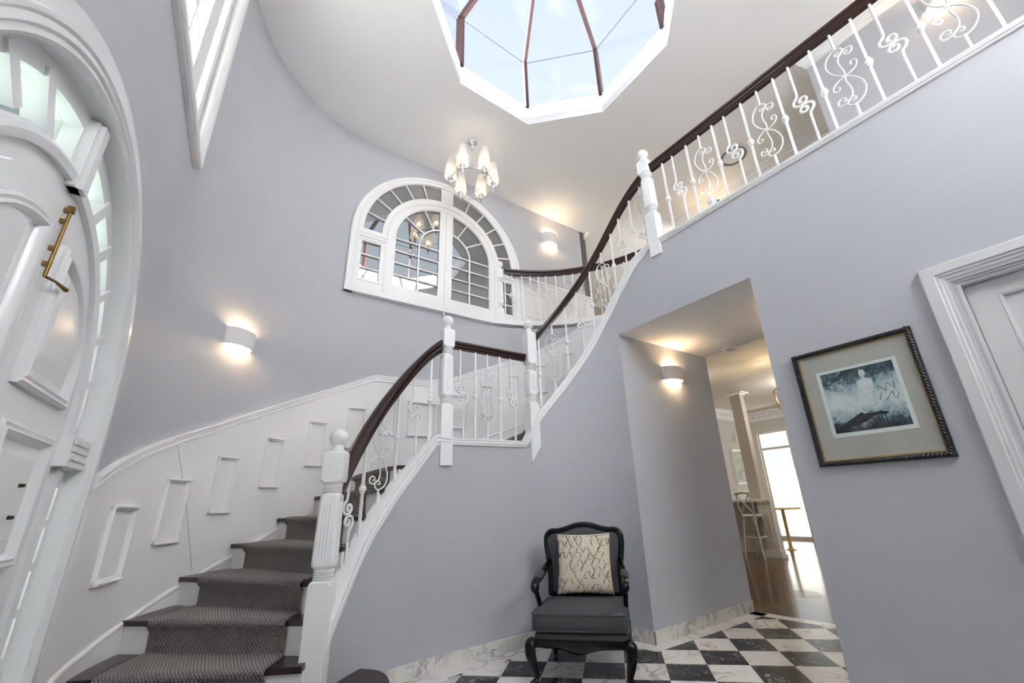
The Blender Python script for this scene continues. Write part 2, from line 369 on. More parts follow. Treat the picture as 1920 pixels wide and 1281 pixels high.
# ------------------------------------------------------------------ plan of the foyer (metres)
uF = V3(.8161, .5779); nF = V3(-.5779, .8161); mD = uF
cO = V3(-1.249, 3.319); RO = 1.57
OL = cO - mD * RO; uL = -nF
OF = cO + nF * RO
OR = V3(.92, 4.04); uR = V3(.621, -.784); nR = V3(-.784, -.621)
cI = V3(.319, 3.564); RI = .767; RLOW = float(nF @ OF - nF @ cI)
H = 6.28; RISE = .192; F2 = 3.648
def frame(O, u, n):
    return lambda s, z, d=0.: (O[0] + u[0] * s + n[0] * d, O[1] + u[1] * s + n[1] * d, z)
fL = frame(OL, uL, mD); fF = frame(OF, uF, -nF); fR = frame(OR, uR, nR)
nL3 = (mD[0], mD[1], 0); nF3 = (-nF[0], -nF[1], 0); nR3 = (nR[0], nR[1], 0)
def MN(m, n): return uF * m + nF * n
def arc(c, R, a0, a1, n):
    return [V3(c[0] + R * math.cos(math.radians(a0 + (a1 - a0) * i / n)), c[1] + R * math.sin(math.radians(a0 + (a1 - a0) * i / n))) for i in range(n + 1)]
def normals(pts, sgn=1):
    P = np.array(pts); out = []
    for i in range(len(P)):
        a = P[max(i - 1, 0)]; b = P[min(i + 1, len(P) - 1)]; t = (b - a) / np.linalg.norm(b - a); out.append(sgn * V3(t[1], -t[0]))
    return out
A_OUT = PI / 2 * RO
TL = float((cI - OF) @ uF)
def lowpt(t):      # plan point and inward normal on the outer stair wall; t = 0 where the door wall ends
    if t < 0: return OL - uL * t, mD
    if t <= A_OUT:
        a = math.radians(215.3) - t / RO; d = V3(math.cos(a), math.sin(a)); return cO + RO * d, -d
    u = t - A_OUT
    if u <= TL: return OF + uF * u, -nF
    a = math.radians(125.3) - (u - TL) / RLOW; d = V3(math.cos(a), math.sin(a)); return cI + RLOW * d, -d
# inner stair wall, seen from the foyer
IN = [V3(-1.315, 2.80), V3(-1.312, 2.99), V3(-1.258, 3.208), V3(-1.16, 3.40), V3(-1.05, 3.54), V3(-.9, 3.645), V3(-.78, 3.732), V3(-.45, 3.964), V3(-.2, 4.137)] + arc(cI, RI, 125.3, 38.4, 28)
IN = [V3(*p) for p in IN]
# smooth the polyline a little by resampling (Catmull-Rom)
def resample(P, k):
    P = [V3(*p) for p in P]; out = []
    for i in range(len(P) - 1):
        p0 = P[max(i - 1, 0)]; p1 = P[i]; p2 = P[i + 1]; p3 = P[min(i + 2, len(P) - 1)]
        for j in range(k):
            t = j / k; out.append(.5 * ((2 * p1) + (p2 - p0) * t + (2 * p0 - 5 * p1 + 4 * p2 - p3) * t * t + (3 * p1 - p0 - 3 * p2 + p3) * t ** 3))
    out.append(P[-1]); return out
INF = resample(IN[:9], 4)[:-1] + IN[8:]
IN_ALL = INF + [OR + uR * k for k in (.05, .3, .6, 1, 1.5, 2, 2.5, 3, 3.6, 4.2, 5)]
INN = normals(IN_ALL, 1)                       # towards the foyer
SIN = np.r_[0, np.cumsum(np.linalg.norm(np.diff(np.array(IN_ALL), axis=0), axis=1))]
def inpt(s, d=0.):
    i = int(np.clip(np.searchsorted(SIN, s) - 1, 0, len(SIN) - 2)); k = (s - SIN[i]) / (SIN[i + 1] - SIN[i])
    p = IN_ALL[i] * (1 - k) + IN_ALL[i + 1] * k; n = INN[i] * (1 - k) + INN[i + 1] * k; n /= np.linalg.norm(n)
    return p + n * d, n
def in_s(x, y):
    S = np.linspace(0, SIN[-1], 4000); Q = np.array([inpt(s)[0] for s in S[::4]]); return float(S[::4][np.argmin(np.hypot(Q[:, 0] - x, Q[:, 1] - y))])
SUNP = (125.3, 29, 54.0); SKY = .70; EXPO = 0.76
# ------------------------------------------------------------------ room shell
def ell(c, zs, a, b, t0, t1, n): return [(c + a * math.cos(math.radians(t0 + (t1 - t0) * i / n)), zs + b * math.sin(math.radians(t0 + (t1 - t0) * i / n))) for i in range(n + 1)]
DC = 1.42; DS = 1.6                     # door centre line and springing height
b_ = MB()
hole = [(DC - .98, 0)] + list(reversed(ell(DC, DS, .98, 1.145, 0, 180, 48))) + [(DC + .98, 0)]
outer = [(0, 0)] + hole + [(5.45, 0), (5.45, H), (0, H)]
W2 = (.15, 2.74, 3.83, 6.02)
b_.plate([outer, [(W2[0], W2[2]), (W2[1], W2[2]), (W2[1], W2[3]), (W2[0], W2[3])]], -.18, 0, fL)
struct(b_.build('wall_left', 'wall'), 'tall lilac grey wall around the white arched front door', 'wall')
b_ = MB(); ts = np.linspace(0, A_OUT, 49); Q = [lowpt(t) for t in ts]
b_.ribbon([q[0] for q in Q], 0, H, 0, -.18, [q[1] for q in Q])
struct(b_.build('wall_curved', 'wall', smooth=40), 'curved lilac grey wall between the front door and the arched window', 'wall')
b_ = MB(); b_.plate([[(0, 0), (4.04, 0), (4.04, H), (0, H)]], -.15, 0, fF)
struct(b_.build('wall_far', 'wall'), 'far grey wall that carries the white arched window', 'wall')
b_ = MB(); ts = np.linspace(A_OUT + TL - .01, A_OUT + TL + RLOW * math.radians(86), 44); Q = [lowpt(t) for t in ts]
b_.ribbon([q[0] for q in Q], 0, F2 + .1, 0, -.12, [q[1] for q in Q])
ts = np.linspace(A_OUT + TL + RLOW * math.radians(85.9), A_OUT + TL + RLOW * math.radians(135), 24); Q = [lowpt(t) for t in ts]
b_.ribbon([q[0] for q in Q], 3.3, F2 + .1, 0, -.12, [q[1] for q in Q])
struct(b_.build('wall_stair', 'wall', smooth=40), 'curved stairwell wall below the far gallery', 'wall')

# inner stair wall; its top follows the underside of the white capping
CAPB = [(-1.315, 2.80, .40), (-1.311, 2.969, .592), (-1.279, 3.119, .824), (-1.245, 3.233, .992), (-1.16, 3.40, 1.229), (-1.044, 3.544, 1.458), (-.903, 3.643, 1.70), (-.86, 3.675, 1.715), (-.128, 4.187, 1.72),
        (-.06, 4.235, 1.81), (.008, 4.265, 1.961), (.331, 4.331, 2.342), (.589, 4.282, 2.668), (.844, 4.122, 3.065), (.988, 3.955, 3.30), (1.121, 3.788, 3.50), (1.243, 3.634, 3.618), (1.30, 3.56, 3.616), (2.135, 2.51, 3.622), (2.85, 1.61, 3.622), (4.02, .14, 3.622)]
CS = []
for x, y, z in CAPB: CS.append((in_s(x, y), z))
def capz(s): return float(np.interp(s, [c[0] for c in CS], [c[1] for c in CS]))
S_COR = in_s(.92, 4.04)
ss = np.arange(0, S_COR, .035).tolist() + [S_COR]
Q = [inpt(s) for s in ss]
b_ = MB(); b_.ribbon([q[0] for q in Q], 0, [capz(s) + .03 for s in ss], 0, -.10, [q[1] for q in Q])
struct(b_.build('wall_inner', 'wall', smooth=35), 'curved lilac grey wall under the stair behind the black armchair', 'wall')
b_ = MB()
def rtop(s): return capz(S_COR + s) + .02
top = [(s, rtop(s)) for s in (5.45, 4.9, 4, 3.2, 2.4, 1.9, 1.2, .9, .6, .5, .42, .33, .22, .11, 0)]
b_.plate([[(0, 2.8545), (1.408, 2.8545), (1.408, 0), (2.47, 0), (2.47, 2.285), (3.40, 2.285), (3.40, 0), (5.45, 0)] + top], -.16, 0, fR)
struct(b_.build('wall_right', 'wall'), 'lilac grey wall with the hall opening and the framed picture', 'wall')
# hall beyond the opening
HM0, HM1, HN = 3.086, 4.66, 2.765
def slab(mb, pts, z0, z1):
    n = len(pts); vs = [(p[0], p[1], z0) for p in pts] + [(p[0], p[1], z1) for p in pts]
    mb.add(vs, [tuple(reversed(range(n))), tuple(range(n, 2 * n))] + [(i, (i + 1) % n, n + (i + 1) % n, n + i) for i in range(n)]); return mb
b_ = MB(); slab(b_, [MN(HM0, HN), MN(HM1, HN), MN(HM1, HN + .12), MN(HM0 + .1, HN + .12)], 0, 2.9)
struct(b_.build('wall_hall', 'wall'), 'grey side wall of the hall with a small sconce', 'wall')
JM = float((OR + uR * 1.408) @ uF); JN = float((OR + uR * 1.408) @ nF)
b_ = MB(); slab(b_, [MN(JM + .12, JN), MN(HM1, JN), MN(HM1, JN - .12), MN(JM + .12, JN - .12)], 0, 2.9)
struct(b_.build('wall_passage', 'wall'), 'grey wall opposite the hall sconce', 'wall')
b_ = MB(); slab(b_, [OR - nR * .002 + nF * .05, OR + uR * 1.45 - nR * .002, MN(HM1, JN - .05), MN(HM1, HN + .05)], 2.853, 3.28)
struct(b_.build('ceiling_hall', 'ceil'), 'low white ceiling over the hall opening', 'ceiling')
# back wall behind the camera position
b_ = MB(); slab(b_, [MN(-1.2, -2.0), MN(3.6, -2.0), MN(3.6, -2.15), MN(-1.2, -2.15)], 0, H)
struct(b_.build('wall_back', 'satin'), 'wall closing the near end of the foyer', 'wall')

# ceiling with the octagonal opening
SK = V3(.42, 3.016); SR = 1.385; SA = 14.6
octo = [tuple(SK + SR * V3(math.cos(math.radians(SA + 45 * k)), math.sin(math.radians(SA + 45 * k)))) for k in range(8)]
b_ = MB(); b_.plate([[tuple(MN(-.84, -2.2)), tuple(MN(8.5, -2.2)), tuple(MN(8.5, 10)), tuple(MN(-.84, 10))], octo], H, H + .12, lambda u, v, d: (u, v, d))
struct(b_.build('ceiling', 'ceil'), 'white upper ceiling around the octagonal skylight', 'ceiling')

# skylight
sk = thing('skylight', 'octagonal glazed skylight with dark red brown ribs in the white ceiling', 'skylight', (SK[0], SK[1], H), kind='structure')
b_ = MB(); ZU = 6.615
oct2 = [tuple(SK + (SR + .12) * V3(math.cos(math.radians(SA + 45 * k)), math.sin(math.radians(SA + 45 * k)))) for k in range(8)]
b_.plate([oct2, octo], H - .004, ZU, lambda u, v, d: (u, v, d)); b_.build('upstand', 'satin', sk)
ZK, ZA = 7.53, 8.5; gl = MB()
for k in range(8):
    a = math.radians(SA + 45 * k); d = V3(math.cos(a), math.sin(a)); t = V3(-d[1], d[0], 0)
    p0 = SK + (SR + .02) * d; ap = SK + .05 * d; r_ = MB()
    P = [(p0[0], p0[1], ZU - .02), (p0[0], p0[1], ZK), (ap[0], ap[1], ZA)]
    for q0, q1 in ((P[0], P[1]), (P[1], P[2])):
        q0 = np.array(q0); q1 = np.array(q1); ax = (q1 - q0) / np.linalg.norm(q1 - q0); n = np.cross(ax, t)
        r_.box((q0 + q1) / 2, (.045, np.linalg.norm(q1 - q0) + .03, .11), [t, ax, n])
    r_.build('rib', 'rib', sk)
    a2 = math.radians(SA + 45 * (k + 1)); d2 = V3(math.cos(a2), math.sin(a2)); p1 = SK + (SR + .02) * d2; ap2 = SK + .05 * d2
    o = len(gl.v)
    gl.add([(p0[0], p0[1], ZU), (p1[0], p1[1], ZU), (p1[0], p1[1], ZK), (p0[0], p0[1], ZK), (ap2[0], ap2[1], ZA), (ap[0], ap[1], ZA)], [(0, 1, 2, 3), (3, 2, 4, 5)])
    s_ = MB(); s_.tube([(p0[0], p0[1], ZK), (p1[0], p1[1], ZK)], .006, 6); s_.build('glazing_bar', 'seal', sk)
gl.build('glass', 'skyglass', sk)

# floors
b_ = MB(); TH0 = V3(2.203, 4.926); TH1 = V3(2.693, 4.362); td = (TH1 - TH0) / np.linalg.norm(TH1 - TH0)
fl = [MN(-1.2, -2.1), MN(3.7, -2.1), TH1 + td * 1.2, TH0, MN(HM1, HN + .1), MN(3.0, 3.6), MN(-1.2, 5.1)]
b_.add([(p[0], p[1], 0) for p in fl], [tuple(range(len(fl)))])
b_.add([(p[0], p[1], -.1) for p in fl], [tuple(reversed(range(len(fl))))])
# white border strip along the walls, laid in lengths with fine joints
b_.mi = 1
def strip(P, N, w, z=.0015, L=.45):
    P = [V3(*p) for p in P]; S = np.r_[0, np.cumsum([np.linalg.norm(P[i + 1] - P[i]) for i in range(len(P) - 1)])]
    n = max(1, int(round(S[-1] / L)))
    def at(s):
        i = int(np.clip(np.searchsorted(S, s) - 1, 0, len(P) - 2)); k = (s - S[i]) / (S[i + 1] - S[i]); nn = np.array(N[i]) * (1 - k) + np.array(N[i + 1]) * k
        return P[i] * (1 - k) + P[i + 1] * k, nn / np.linalg.norm(nn)
    for j in range(n):
        s0 = S[-1] * j / n + .0015; s1 = S[-1] * (j + 1) / n - .0015; row = [at(s0 + (s1 - s0) * q / 4) for q in range(5)]
        vs = [(p[0], p[1], z) for p, _ in row] + [(p[0] + m[0] * w, p[1] + m[1] * w, z) for p, m in row]
        b_.add(vs, [(q, q + 1, 6 + q, 5 + q) for q in range(4)])
sB = np.linspace(.05, S_COR, 40); QB = [inpt(s) for s in sB]
strip([q[0] for q in QB[:-1]] + [OR + nR * .0], [q[1] for q in QB[:-1]] + [(nR - nF) / np.linalg.norm(nR - nF) * 1.0], .16)
strip([OR, OR + uF * 1.56], [(nR - nF) * 1.0, -nF], .16)
strip([TH0, TH0 + td * 1.4], [-uF, -uF], .13)
struct(b_.build('floor', ['tiles', 'mwhite']), 'black and white chequered marble floor with a white border', 'floor')
b_ = MB(); fw = [TH0, TH1 + td * 1.2, MN(4.6, -1.5), MN(14, -1.5), MN(14, 8), MN(4.6, 8), MN(HM1, HN + .12)]
b_.add([(p[0], p[1], -.002) for p in fw], [tuple(range(len(fw)))]); b_.add([(p[0], p[1], -.1) for p in fw], [tuple(reversed(range(len(fw))))])
struct(b_.build('floor', 'boards'), 'polished brown timber floor beyond the hall', 'floor')

# marble skirting tiles
def skirting(name, pts, nrm, label, L=.2, hgt=.104):
    P = [V3(*p) for p in pts]; S = np.r_[0, np.cumsum([np.linalg.norm(P[i + 1] - P[i]) for i in range(len(P) - 1)])]; n = int(round(S[-1] / L)); mb = MB()
    def at(s):
        i = int(np.clip(np.searchsorted(S, s) - 1, 0, len(P) - 2)); k = (s - S[i]) / (S[i + 1] - S[i]); q = np.array(nrm[i]) * (1 - k) + np.array(nrm[i + 1]) * k
        return P[i] * (1 - k) + P[i + 1] * k, q / np.linalg.norm(q)
    for j in range(n):
        R = [at(S[-1] * j / n + .001 + (S[-1] / n - .002) * q / 3) for q in range(4)]
        mb.ribbon([r[0] for r in R], 0, hgt, 0, .013, [r[1] for r in R])
    mb.mi = 1; R = [at(s) for s in np.linspace(0, S[-1], 4 * n)]; mb.ribbon([r[0] for r in R], 0, hgt - .002, -.001, .0105, [r[1] for r in R])
    return struct(mb.build(name, ['mskirt', 'grout']), label, 'skirting')
skirting('baseboard_stair', [q[0] for q in QB], [q[1] for q in QB], 'grey veined marble skirting below the curved stair wall')
skirting('baseboard_hall', [OR + nF * 0, OR + uF * 1.57], [-nF, -nF], 'grey veined marble skirting along the hall wall', .21)
skirting('baseboard_right', [OR + uR * 1.41, OR + uR * 2.33], [nR, nR], 'grey veined marble skirting below the framed picture')
# upper floor: slabs behind the gallery and beyond the far balustrade
b_ = MB()
far = [cI + (RLOW + .04) * V3(math.cos(math.radians(a)), math.sin(math.radians(a))) for a in np.linspace(125.3, -20, 30)]
slab(b_, far + [MN(4.9, .85), MN(8.3, .85), MN(8.3, 8.7), MN(4.94, 8.7), OF + uF * 4.04 + nF * .02, OF + uF * TL + nF * .02], F2 - .2, F2 + .08)
struct(b_.build('floor_upper', 'kceil'), 'upper landing floor beyond the far balustrade', 'floor')
b_ = MB(); GP = OR + uR * .46
slab(b_, [GP - nR * .14, OR + uR * 5.4 - nR * .14, OR + uR * 5.4 - nR * 1.9, GP - nR * 1.9], F2 - .33, F2 - .02)
struct(b_.build('floor_gallery', 'kceil'), 'upper landing floor behind the right balustrade', 'floor')
# upper hall walls
O2 = V3(3.558, 3.633)
b_ = MB(); slab(b_, [O2, O2 + uR * 4.5, O2 + uR * 4.5 - nR * .15, O2 - nR * .15], F2 - .02, H)
struct(b_.build('wall_upper', 'wall'), 'grey upper hall wall behind the right balustrade', 'wall')
BK = O2 - nR * 1.38
b_ = MB(); slab(b_, [BK + uR * .6, BK - uR * 2.85, BK - uR * 2.85 - nR * .15, BK + uR * .6 - nR * .15], F2, H)
slab(b_, [O2 - nR * .15 + uR * .05, BK + uR * .05, BK + uR * .17, O2 - nR * .15 + uR * .17], F2, H)
struct(b_.build('wall_upper_back', 'kceil'), 'pale recess wall at the back of the upper hall', 'wall')
b_ = MB(); slab(b_, [MN(3.0, 8.6), MN(8.4, 8.6), MN(8.4, 8.75), MN(3.0, 8.75)], F2, H)
slab(b_, [MN(8.3, 4.0), MN(8.3, 8.7), MN(8.45, 8.7), MN(8.45, 4.0)], F2, H); slab(b_, [OF + uF * 3.9, OF + uF * 4.04, MN(4.94, 8.7), MN(4.80, 8.7)], F2, H)
struct(b_.build('wall_landing', 'greige'), 'pale wall at the far end of the upper landing', 'wall')
def cornice(name, pts, label, z=H, w=.11, flip=1, m='satin'):
    prof = [(0, 0), (w, 0), (w, -.018), (w * .86, -.03), (w * .62, -.05), (w * .55, -.075), (w * .28, -.1), (w * .22, -.12), (w * .12, -.13), (w * .12, -.15), (0, -.15)]
    mb = MB(); mb.sweep([(p[0], p[1], z) for p in pts], [(a * flip, b) for a, b in prof]); return struct(mb.build(name, m), label, 'cornice')
cornice('trim_1', [O2 + uR * 4.3, O2 + uR * 0, O2 - nR * .15 + uR * 0], 'white cornice along the top of the grey upper hall wall', flip=-1)
cornice('trim_2', [BK + uR * .05, BK - uR * 2.85], 'white cornice along the top of the pale recess wall', flip=-1)
cornice('trim_3', [OF + uF * 4.0, OF + uF * 4.04 + V3(0, 0), OF + uF * 4.04 + nF * .5], 'small white cornice return at the corner of the far wall', w=.07)
# ------------------------------------------------------------------ staircase
# nosing lines: step -> (inner plan point, outer plan point)
LINES = {1: ((-1.30, 2.30), (-2.56, 2.20)), 2: ((-1.34, 2.69), (-2.70, 2.63)), 3: ((-1.345, 2.80), (-2.79, 3.047)), 4: ((-1.355, 2.88), (-2.79, 3.458)),
         5: ((-1.345, 3.02), (-2.71, 3.848)), 6: ((-1.315, 3.16), (-2.56, 4.20)), 7: ((-1.25, 3.31), (-2.36, 4.46)), 8: ((-1.15, 3.47), (-2.10, 4.66))}
for n, y in ((3, 2.84), (4, 2.92), (5, 3.02), (6, 3.16), (7, 3.31), (8, 3.46)):
    s_ = float(np.interp(y, [p[1] for p in IN_ALL[:24]], SIN[:24])); LINES[n] = (tuple(inpt(s_, -.09)[0]), LINES[n][1])
LINES[2] = ((-1.40, 2.69), LINES[2][1])
for n in range(9, 20):
    a = math.radians(127.5 - 11.9 * (n - 9)); d = V3(math.cos(a), math.sin(a))
    q_ = [V3(*p) for p in IN_ALL]; w_ = min(q_, key=lambda p: abs(math.atan2((p - cI)[1], (p - cI)[0]) - a)); r_i = max(RI, float(np.linalg.norm(w_ - cI)))
    LINES[n] = (tuple(cI + d * (r_i + .09)), tuple(cI + d * (RLOW - .01)))
NS = 18
st = thing('staircase', 'curved white staircase with dark wooden treads and a grey woven runner', 'staircase', (-2.0, 3.4, 0))
def ln(n, k):
    a, b = LINES[n]; return V3(*a) * (1 - k) + V3(*b) * k
def outer_between(n):     # outer edge points between nosing n and n+1 along the outer wall
    a = V3(*LINES[n][1]); b = V3(*LINES[n + 1][1]); out = []
    T = np.linspace(-.6, 7.5, 700); Q = np.array([lowpt(t)[0] for t in T])
    ta = T[np.argmin(np.hypot(*(Q - a).T))]; tb = T[np.argmin(np.hypot(*(Q - b).T))]
    return [lowpt(t)[0] + lowpt(t)[1] * .012 for t in np.linspace(ta, tb, 6)]
for n in range(1, NS + 1):
    z = n * RISE
    back = n + 1
    if n == 1:
        # curtail step whose rounded end wraps round the newel post
        poly = [(-2.56, 2.20), (-1.45, 2.26), (-1.20, 2.32), (-1.03, 2.46), (-.955, 2.66), (-.945, 2.85), (-.965, 2.95), (-1.036, 3.082), (-1.10, 3.15), (-1.157, 3.183), (-1.258, 3.212), (-1.33, 3.0), (-1.345, 2.72), (-2.72, 2.66)]
        poly = [tuple(p) for p in resample(poly[:11], 3)] + poly[11:]
    else:
        a0, a1 = ln(n, -.02), ln(n, 1); dirn = V3(*LINES[n][1]) - V3(*LINES[n][0]); dirn /= np.linalg.norm(dirn); f = V3(-dirn[1], dirn[0])
        f = f if f @ (ln(n, .5) - ln(back, .5)) > 0 else -f
        ob = outer_between(n)
        poly = [a0 + f * .022, a1 + f * .022] + ob[1:] + [ln(back, 0)]
        if n == 8: poly = [a0 + f * .022, a1 + f * .022] + ob[1:] + [ln(9, 0), V3(-.3, 4.14), V3(-.7, 3.86)]
    t_ = MB(); slab(t_, poly, z - .032, z); t_.build('tread', 'tread', st)
    r_ = MB()
    if n == 1:
        inn = [V3(*p) for p in poly[:31]]; cc = V3(-1.6, 2.9)
        r_.ribbon([p + (cc - p) / np.linalg.norm(cc - p) * .03 for p in inn], 0, z - .032, 0, .015, [(cc - p) / np.linalg.norm(cc - p) for p in inn])
    else:
        a0, a1 = ln(n, -.02), ln(n, 1); r_.add([(a0[0], a0[1], z - RISE), (a1[0], a1[1], z - RISE), (a1[0], a1[1], z - .03), (a0[0], a0[1], z - .03),
            (a0[0] - f[0] * .015, a0[1] - f[1] * .015, z - RISE), (a1[0] - f[0] * .015, a1[1] - f[1] * .015, z - RISE), (a1[0] - f[0] * .015, a1[1] - f[1] * .015, z - .03), (a0[0] - f[0] * .015, a0[1] - f[1] * .015, z - .03)],
            [(0, 1, 2, 3), (7, 6, 5, 4), (0, 4, 5, 1), (3, 2, 6, 7), (0, 3, 7, 4), (1, 5, 6, 2)])
    r_.build('riser', 'white', st)
# runner: one strip of carpet from the floor to the top
c_ = MB(); K0, K1 = .13, .835; rows = []
for n in range(2, NS + 1):
    z = n * RISE; dirn = V3(*LINES[n][1]) - V3(*LINES[n][0]); dirn /= np.linalg.norm(dirn); f = V3(-dirn[1], dirn[0]); f = f if f @ (ln(n, .5) - ln(n + 1, .5)) > 0 else -f
    def row(off, zz, nn=n): rows.append([(*(ln(nn, k) + f * off), zz) for k in np.linspace(K0, K1, 9)])
    row(.008, z - RISE + .012); row(.010, z - .05); row(.026, z - .036); row(.035, z - .018); row(.03, z + .002); row(.012, z + .012)
    if n == 8:
        for q in np.linspace(.15, .85, 5): rows.append([(*(ln(8, k) * (1 - q) + ln(9, k) * q), z + .012) for k in np.linspace(K0, K1, 9)])
base = [[(*(ln(2, k) * .25 + ln(1, k) * .75), RISE + .012) for k in np.linspace(K0, K1, 9)], [(*(ln(2, k) * .75 + ln(1, k) * .25), RISE + .012) for k in np.linspace(K0, K1, 9)]]
base = [[(*(ln(1, k) + V3(0, -.012)), .012) for k in np.linspace(K0, K1, 9)], [(*(ln(1, k) + V3(0, -.034)), RISE - .03) for k in np.linspace(K0, K1, 9)], [(*(ln(1, k) + V3(0, -.02)), RISE + .008) for k in np.linspace(K0, K1, 9)]] + base
rows = base + rows; w = 9
vs = [p for r in rows for p in r]; F = [(i * w + j, i * w + j + 1, (i + 1) * w + j + 1, (i + 1) * w + j) for i in range(len(rows) - 1) for j in range(w - 1)]
# give the carpet its thickness at the two edges
o = len(vs); vs2 = []
for r in rows:
    for p in (r[0], r[-1]): vs2.append((p[0], p[1], p[2] - .014))
F += [(i * w, (i + 1) * w, o + 2 * (i + 1), o + 2 * i) for i in range(len(rows) - 1)] + [(i * w + w - 1, o + 2 * i + 1, o + 2 * (i + 1) + 1, (i + 1) * w + w - 1) for i in range(len(rows) - 1)]
c_.add(vs + vs2, F); c_.build('carpet_runner', 'carpet', st, smooth=50)
# capping board on the inner wall
def capprof(h): return [(-.075, 0), (.012, 0), (.018, .1 * h), (.018, .28 * h), (.028, .36 * h), (.03, .5 * h), (.022, .62 * h), (.03, .72 * h), (.032, .95 * h), (.022, h), (-.085, h)]
S_END = S_COR + 4.4
cs = np.unique(np.r_[np.arange(.0, S_COR + .6, .04), [c[0] for c in CS[:-1]], np.linspace(S_COR + .46, S_END, 30)]); vs = []; N = 11
def capthick(s):
    if s > CS[17][0]: return 3.670 - capz(s)
    return float(np.interp(s, [0, CS[5][0], CS[6][0] - .02, CS[7][0] + .02, CS[8][0], CS[9][0], CS[15][0], CS[16][0], CS[17][0]], [.17, .165, .12, .066, .066, .12, .12, .06, .055]))
m_ = MB()
for s in cs:
    p, n = inpt(s); z0 = capz(s)
    for a, b in capprof(capthick(s)): vs.append((p[0] + n[0] * a, p[1] + n[1] * a, z0 + b))
m_.add(vs, [(i * N + k, (i + 1) * N + k, (i + 1) * N + (k + 1) % N, i * N + (k + 1) % N) for i in range(len(cs) - 1) for k in range(N)] + [tuple(range(N)), tuple((len(cs) - 1) * N + k for k in reversed(range(N)))])
m_.build('stringer_capping', 'white', st, smooth=30)

# ------------------------------------------------------------------ wainscot along the outer wall
wn = thing('trim_4', 'white panelled wainscot that climbs the outer wall beside the stair', 'wainscot', (-2.75, 3.4, 0), kind='structure')
DADO = [(-.24, 1.43), (.287, 1.60), (1.117, 1.949), (1.604, 2.199), (2.12, 2.465), (2.70, 2.745), (3.35, 2.755), (3.735, 2.861), (4.179, 3.045), (4.426, 3.143), (4.966, 3.346), (5.477, 3.595), (5.83, 3.78), (6.4, 3.8)]
SKT = [(-.24, .40), (0, .455), (.352, .493), (.671, .572), (.969, .677), (1.212, .757), (1.459, .857), (1.801, 1.025), (2.075, 1.152), (2.29, 1.266), (2.75, 1.50), (3.0, 1.60), (3.6, 1.80), (4.215, 2.066), (4.724, 2.256), (5.5, 2.62), (6.4, 3.05)]
def dz(t): return float(np.interp(t, *zip(*DADO)))
def sz(t): return float(np.interp(t, *zip(*SKT)))
TT = np.unique(np.r_[np.linspace(-.24, 6.4, 130), [d[0] for d in DADO]]); QW = [lowpt(t) for t in TT]
m_ = MB(); m_.ribbon([q[0] for q in QW], 0, [dz(t) for t in TT], 0, .012, [q[1] for q in QW]); m_.build('panelling', 'satin', wn, smooth=30)
def along(prof, zf, name, Tr=TT, m='white'):
    mb = MB(); n = len(prof); vs = []
    for t in Tr:
        p, q = lowpt(t)
        for a, b in prof: vs.append((p[0] + q[0] * a, p[1] + q[1] * a, zf(t) + b))
    mb.add(vs, [(i * n + k, (i + 1) * n + k, (i + 1) * n + (k + 1) % n, i * n + (k + 1) % n) for i in range(len(Tr) - 1) for k in range(n)] + [tuple(range(n)), tuple((len(Tr) - 1) * n + k for k in reversed(range(n)))])
    return mb.build(name, m, wn, smooth=30)
along([(.0, 0), (.034, 0), (.036, -.012), (.03, -.02), (.028, -.042), (.02, -.05), (.026, -.058), (.026, -.07), (.0, -.075)], dz, 'dado_rail')
along([(.0, 0), (.020, 0), (.03, -.008), (.032, -.022), (.024, -.034), (.024, -.4), (0, -.4)], sz, 'skirting_board', TT[TT > -.24])
PAN = [(.215, .515, .837, 1.288), (.765, .985, 1.016, 1.485), (1.217, 1.412, 1.217, 1.694), (1.645, 1.825, 1.432, 1.910), (2.05, 2.23, 1.648, 2.125), (2.44, 2.63, 1.85, 2.322), (2.80, 2.985, 2.02, 2.46), (3.13, 3.485, 2.02, 2.46),
       (3.725, 3.92, 2.148, 2.614), (4.15, 4.315, 2.342, 2.786), (4.57, 4.73, 2.523, 2.964), (4.98, 5.15, 2.70, 3.136), (5.42, 5.58, 2.87, 3.311), (5.83, 6.0, 3.05, 3.49)]
for t0, t1, z0, z1 in PAN:
    mb = MB(); K = 1.45
    for (ta, za, tb, zb) in ((t0, z0, t1, z0), (t0, z1, t1, z1)):
        sg = 1 if za == z0 else -1; Tr = np.linspace(ta, tb, 5)
        R = []
        for t in Tr:
            p, q = lowpt(t); R.append([(p[0] + q[0] * a, p[1] + q[1] * a, za + sg * b) for a, b in ((.012, 0), (.034, 0), (.048, .006), (.048, .014), (.026, .019), (.028, .028), (.012, .030))])
        mb.rings(R)
    for t, sg in ((t0, 1), (t1, -1)):
        R = []
        for z in (z0 + .002, z1 - .002): R.append([(*(lowpt(t + sg * b)[0] + lowpt(t + sg * b)[1] * a), z) for a, b in ((.012, 0), (.028, 0), (.035, .005), (.035, .012), (.022, .017), (.023, .023), (.012, .025))])
        mb.rings(R)
    mb.build('panel_moulding', 'satin', wn)
for ta, za, tb, zb in ((.796, 1.728, .937, 1.46), (1.0, 1.325, 1.192, .80)):
    mb = MB(); mb.tube([(*(lowpt(ta + (tb - ta) * k)[0] + lowpt(ta + (tb - ta) * k)[1] * .012), za + (zb - za) * k) for k in np.linspace(0, 1, 8)], .0022, 5); mb.build('panel_joint', 'vent', wn)

# ------------------------------------------------------------------ balustrades
def spiral(cx, cz, r0, a0, turns, n=26, k=.22):
    out = []
    for i in range(n + 1):
        t = i / n; a = a0 + turns * 2 * PI * t; r = r0 * (1 - t) + r0 * k * t; out.append((cx + r * math.cos(a), cz + r * math.sin(a)))
    return out
def cat(P, k=5): return [tuple(p) for p in resample(P, k)]
